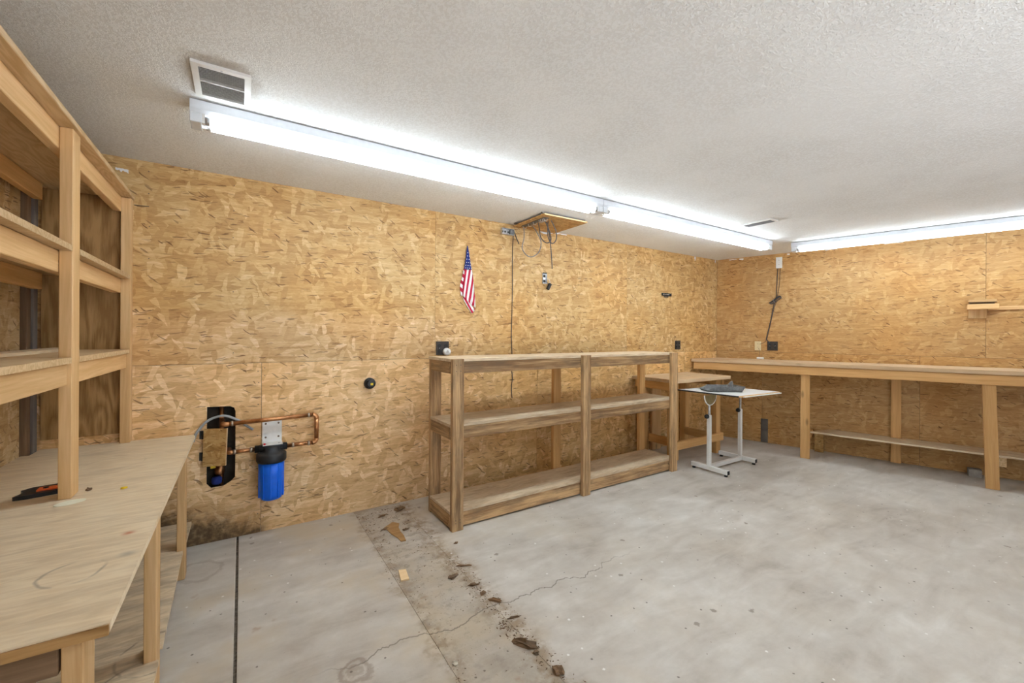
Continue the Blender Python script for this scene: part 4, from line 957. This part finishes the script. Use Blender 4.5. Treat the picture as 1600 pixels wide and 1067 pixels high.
# ------------------------------------------------------------------ litter on the floor
prism_pts = [(0.797, 2.49), (0.838, 2.477), (0.822, 2.37), (0.777, 2.378)]
t_ = prism('wood_chip', prism_pts, 0.0006, 0.009, 'chip'); tag(t_, 'pale fresh wood chip lying on the concrete', 'wood chip')
bm = bmesh.new()
fl = [(0.925, 3.13), (0.965, 3.16), (1.0, 3.11), (0.975, 3.05), (0.967, 2.98), (0.968, 2.90), (0.957, 2.83), (0.925, 2.835), (0.92, 2.90), (0.90, 2.98), (0.895, 3.05), (0.885, 3.1)]
t_ = prism('wood_flake', fl, 0.0006, 0.006, wood('brown_flake', (0.40, 0.235, 0.095), (0.27, 0.145, 0.055), knots=0)); tag(t_, 'long brown strip of rotten wood on the floor near the rack', 'wood scrap')
scraps = [((1.10, 1.59), (0.055, 0.02, 0.016), -0.9, 'largest dark brown piece of rotten wood on the floor crack'),
          ((1.15, 1.935), (0.035, 0.011, 0.011), -0.8, 'brown wood splinter beside the hairline crack'),
          ((1.13, 1.387), (0.018, 0.024, 0.016), 0.2, 'round dark clod of dirt nearest the camera'),
          ((1.155, 2.335), (0.045, 0.007, 0.007), -0.42, 'dark twig lying on the floor in front of the rack'),
          ((1.112, 1.522), (0.014, 0.011, 0.008), -0.6, 'small dark wood crumb below the largest rotten piece'),
          ((1.155, 1.775), (0.034, 0.006, 0.005), -0.25, 'thin brown splinter between two rotten pieces'),
          ((1.12, 2.03), (0.017, 0.012, 0.008), 0.5, 'dark crumb of rotten wood above the hairline crack'),
          ((1.046, 2.26), (0.028, 0.018, 0.009), 0.3, 'dark clump of dirt in the concrete trench strip'),
          ((1.112, 2.125), (0.03, 0.012, 0.009), -0.2, 'dark crumbled clump on the edge of the trench strip'),
          ((0.885, 3.08), (0.03, 0.014, 0.007), 0.3, 'dark bark piece left of the brown wood strip'),
          ((1.01, 2.99), (0.02, 0.012, 0.009), 0.1, 'brown crumb right of the brown wood strip'),
          ((1.085, 3.36), (0.04, 0.03, 0.012), 0.2, 'dark heap of crumbs against the foot of the osb wall'),
          ((0.93, 3.31), (0.035, 0.012, 0.008), 0.25, 'brown splinter near the foot of the osb wall'),
          ((1.235, 2.62), (0.016, 0.01, 0.006), 0.4, 'small dark crumb in front of the rack corner post')]
for i, (p, s, rz, lab) in enumerate(scraps):
    tag(blob('rotten_wood', (p[0], p[1], 0.0004), s, 'bark', None, 20 + i, rz), lab, 'debris', 'rotten wood scraps on the floor')
tag(blob('pebble', (0.781, 1.658, 0.0003), (0.012, 0.016, 0.007), 'stone', None, 77), 'pale pebble lying in the left floor joint', 'pebble')
# uncountable crumbs swept along the joints
bm = bmesh.new(); r_ = random.Random(5)
def crumb(x, y, s):
    if 0.86 < x < 1.02 and 2.81 < y < 3.18: return
    a = r_.uniform(0, 6.28); h = s * r_.uniform(0.4, 0.9); e = r_.uniform(1, 2.6)
    ca, sa = math.cos(a), math.sin(a)
    base = [(e * s, 0), (0.2 * s, 0.7 * s), (-0.8 * e * s, 0.3 * s), (-0.3 * s, -0.6 * s)]
    lo = [bm.verts.new((x + u * ca - v * sa, y + u * sa + v * ca, 0.0003)) for u, v in base]
    tp = bm.verts.new((x, y, h))
    for k in range(4): bm.faces.new((lo[k], lo[(k + 1) % 4], tp))
    bm.faces.new(lo[::-1])
for _ in range(430):
    crumb(1.12 + r_.gauss(0, 0.035), r_.uniform(1.25, 2.5), r_.choice((0.0015, 0.002, 0.003, 0.004)))
for _ in range(60):
    crumb(1.09 + r_.gauss(0, 0.02), r_.uniform(1.60, 1.78), r_.choice((0.003, 0.005)))
for _ in range(420):
    crumb(r_.uniform(0.76, 1.13), 3.45 - abs(r_.gauss(0, 0.45)), r_.choice((0.0015, 0.002, 0.003, 0.005)))
for _ in range(220):
    crumb(r_.uniform(0.77, 1.12), r_.uniform(1.25, 2.9), r_.choice((0.001, 0.0015, 0.0025)))
for _ in range(150):
    crumb(0.77 + r_.gauss(0, 0.02), r_.uniform(1.4, 2.9), r_.choice((0.0015, 0.002, 0.003)))
for _ in range(110):
    crumb(r_.uniform(1.3, 4.5), r_.uniform(0.6, 2.6), r_.choice((0.001, 0.0015, 0.0025)))
for _ in range(60):
    crumb(r_.uniform(-0.2, 0.75), r_.uniform(1.4, 3.4), r_.choice((0.001, 0.0015, 0.0025)))
o = obj('floor_crumbs', bm, 'bark'); o['kind'] = 'stuff'; o['label'] = 'scattered dark crumbs of dirt and rotten wood on the floor'; o['category'] = 'dirt'
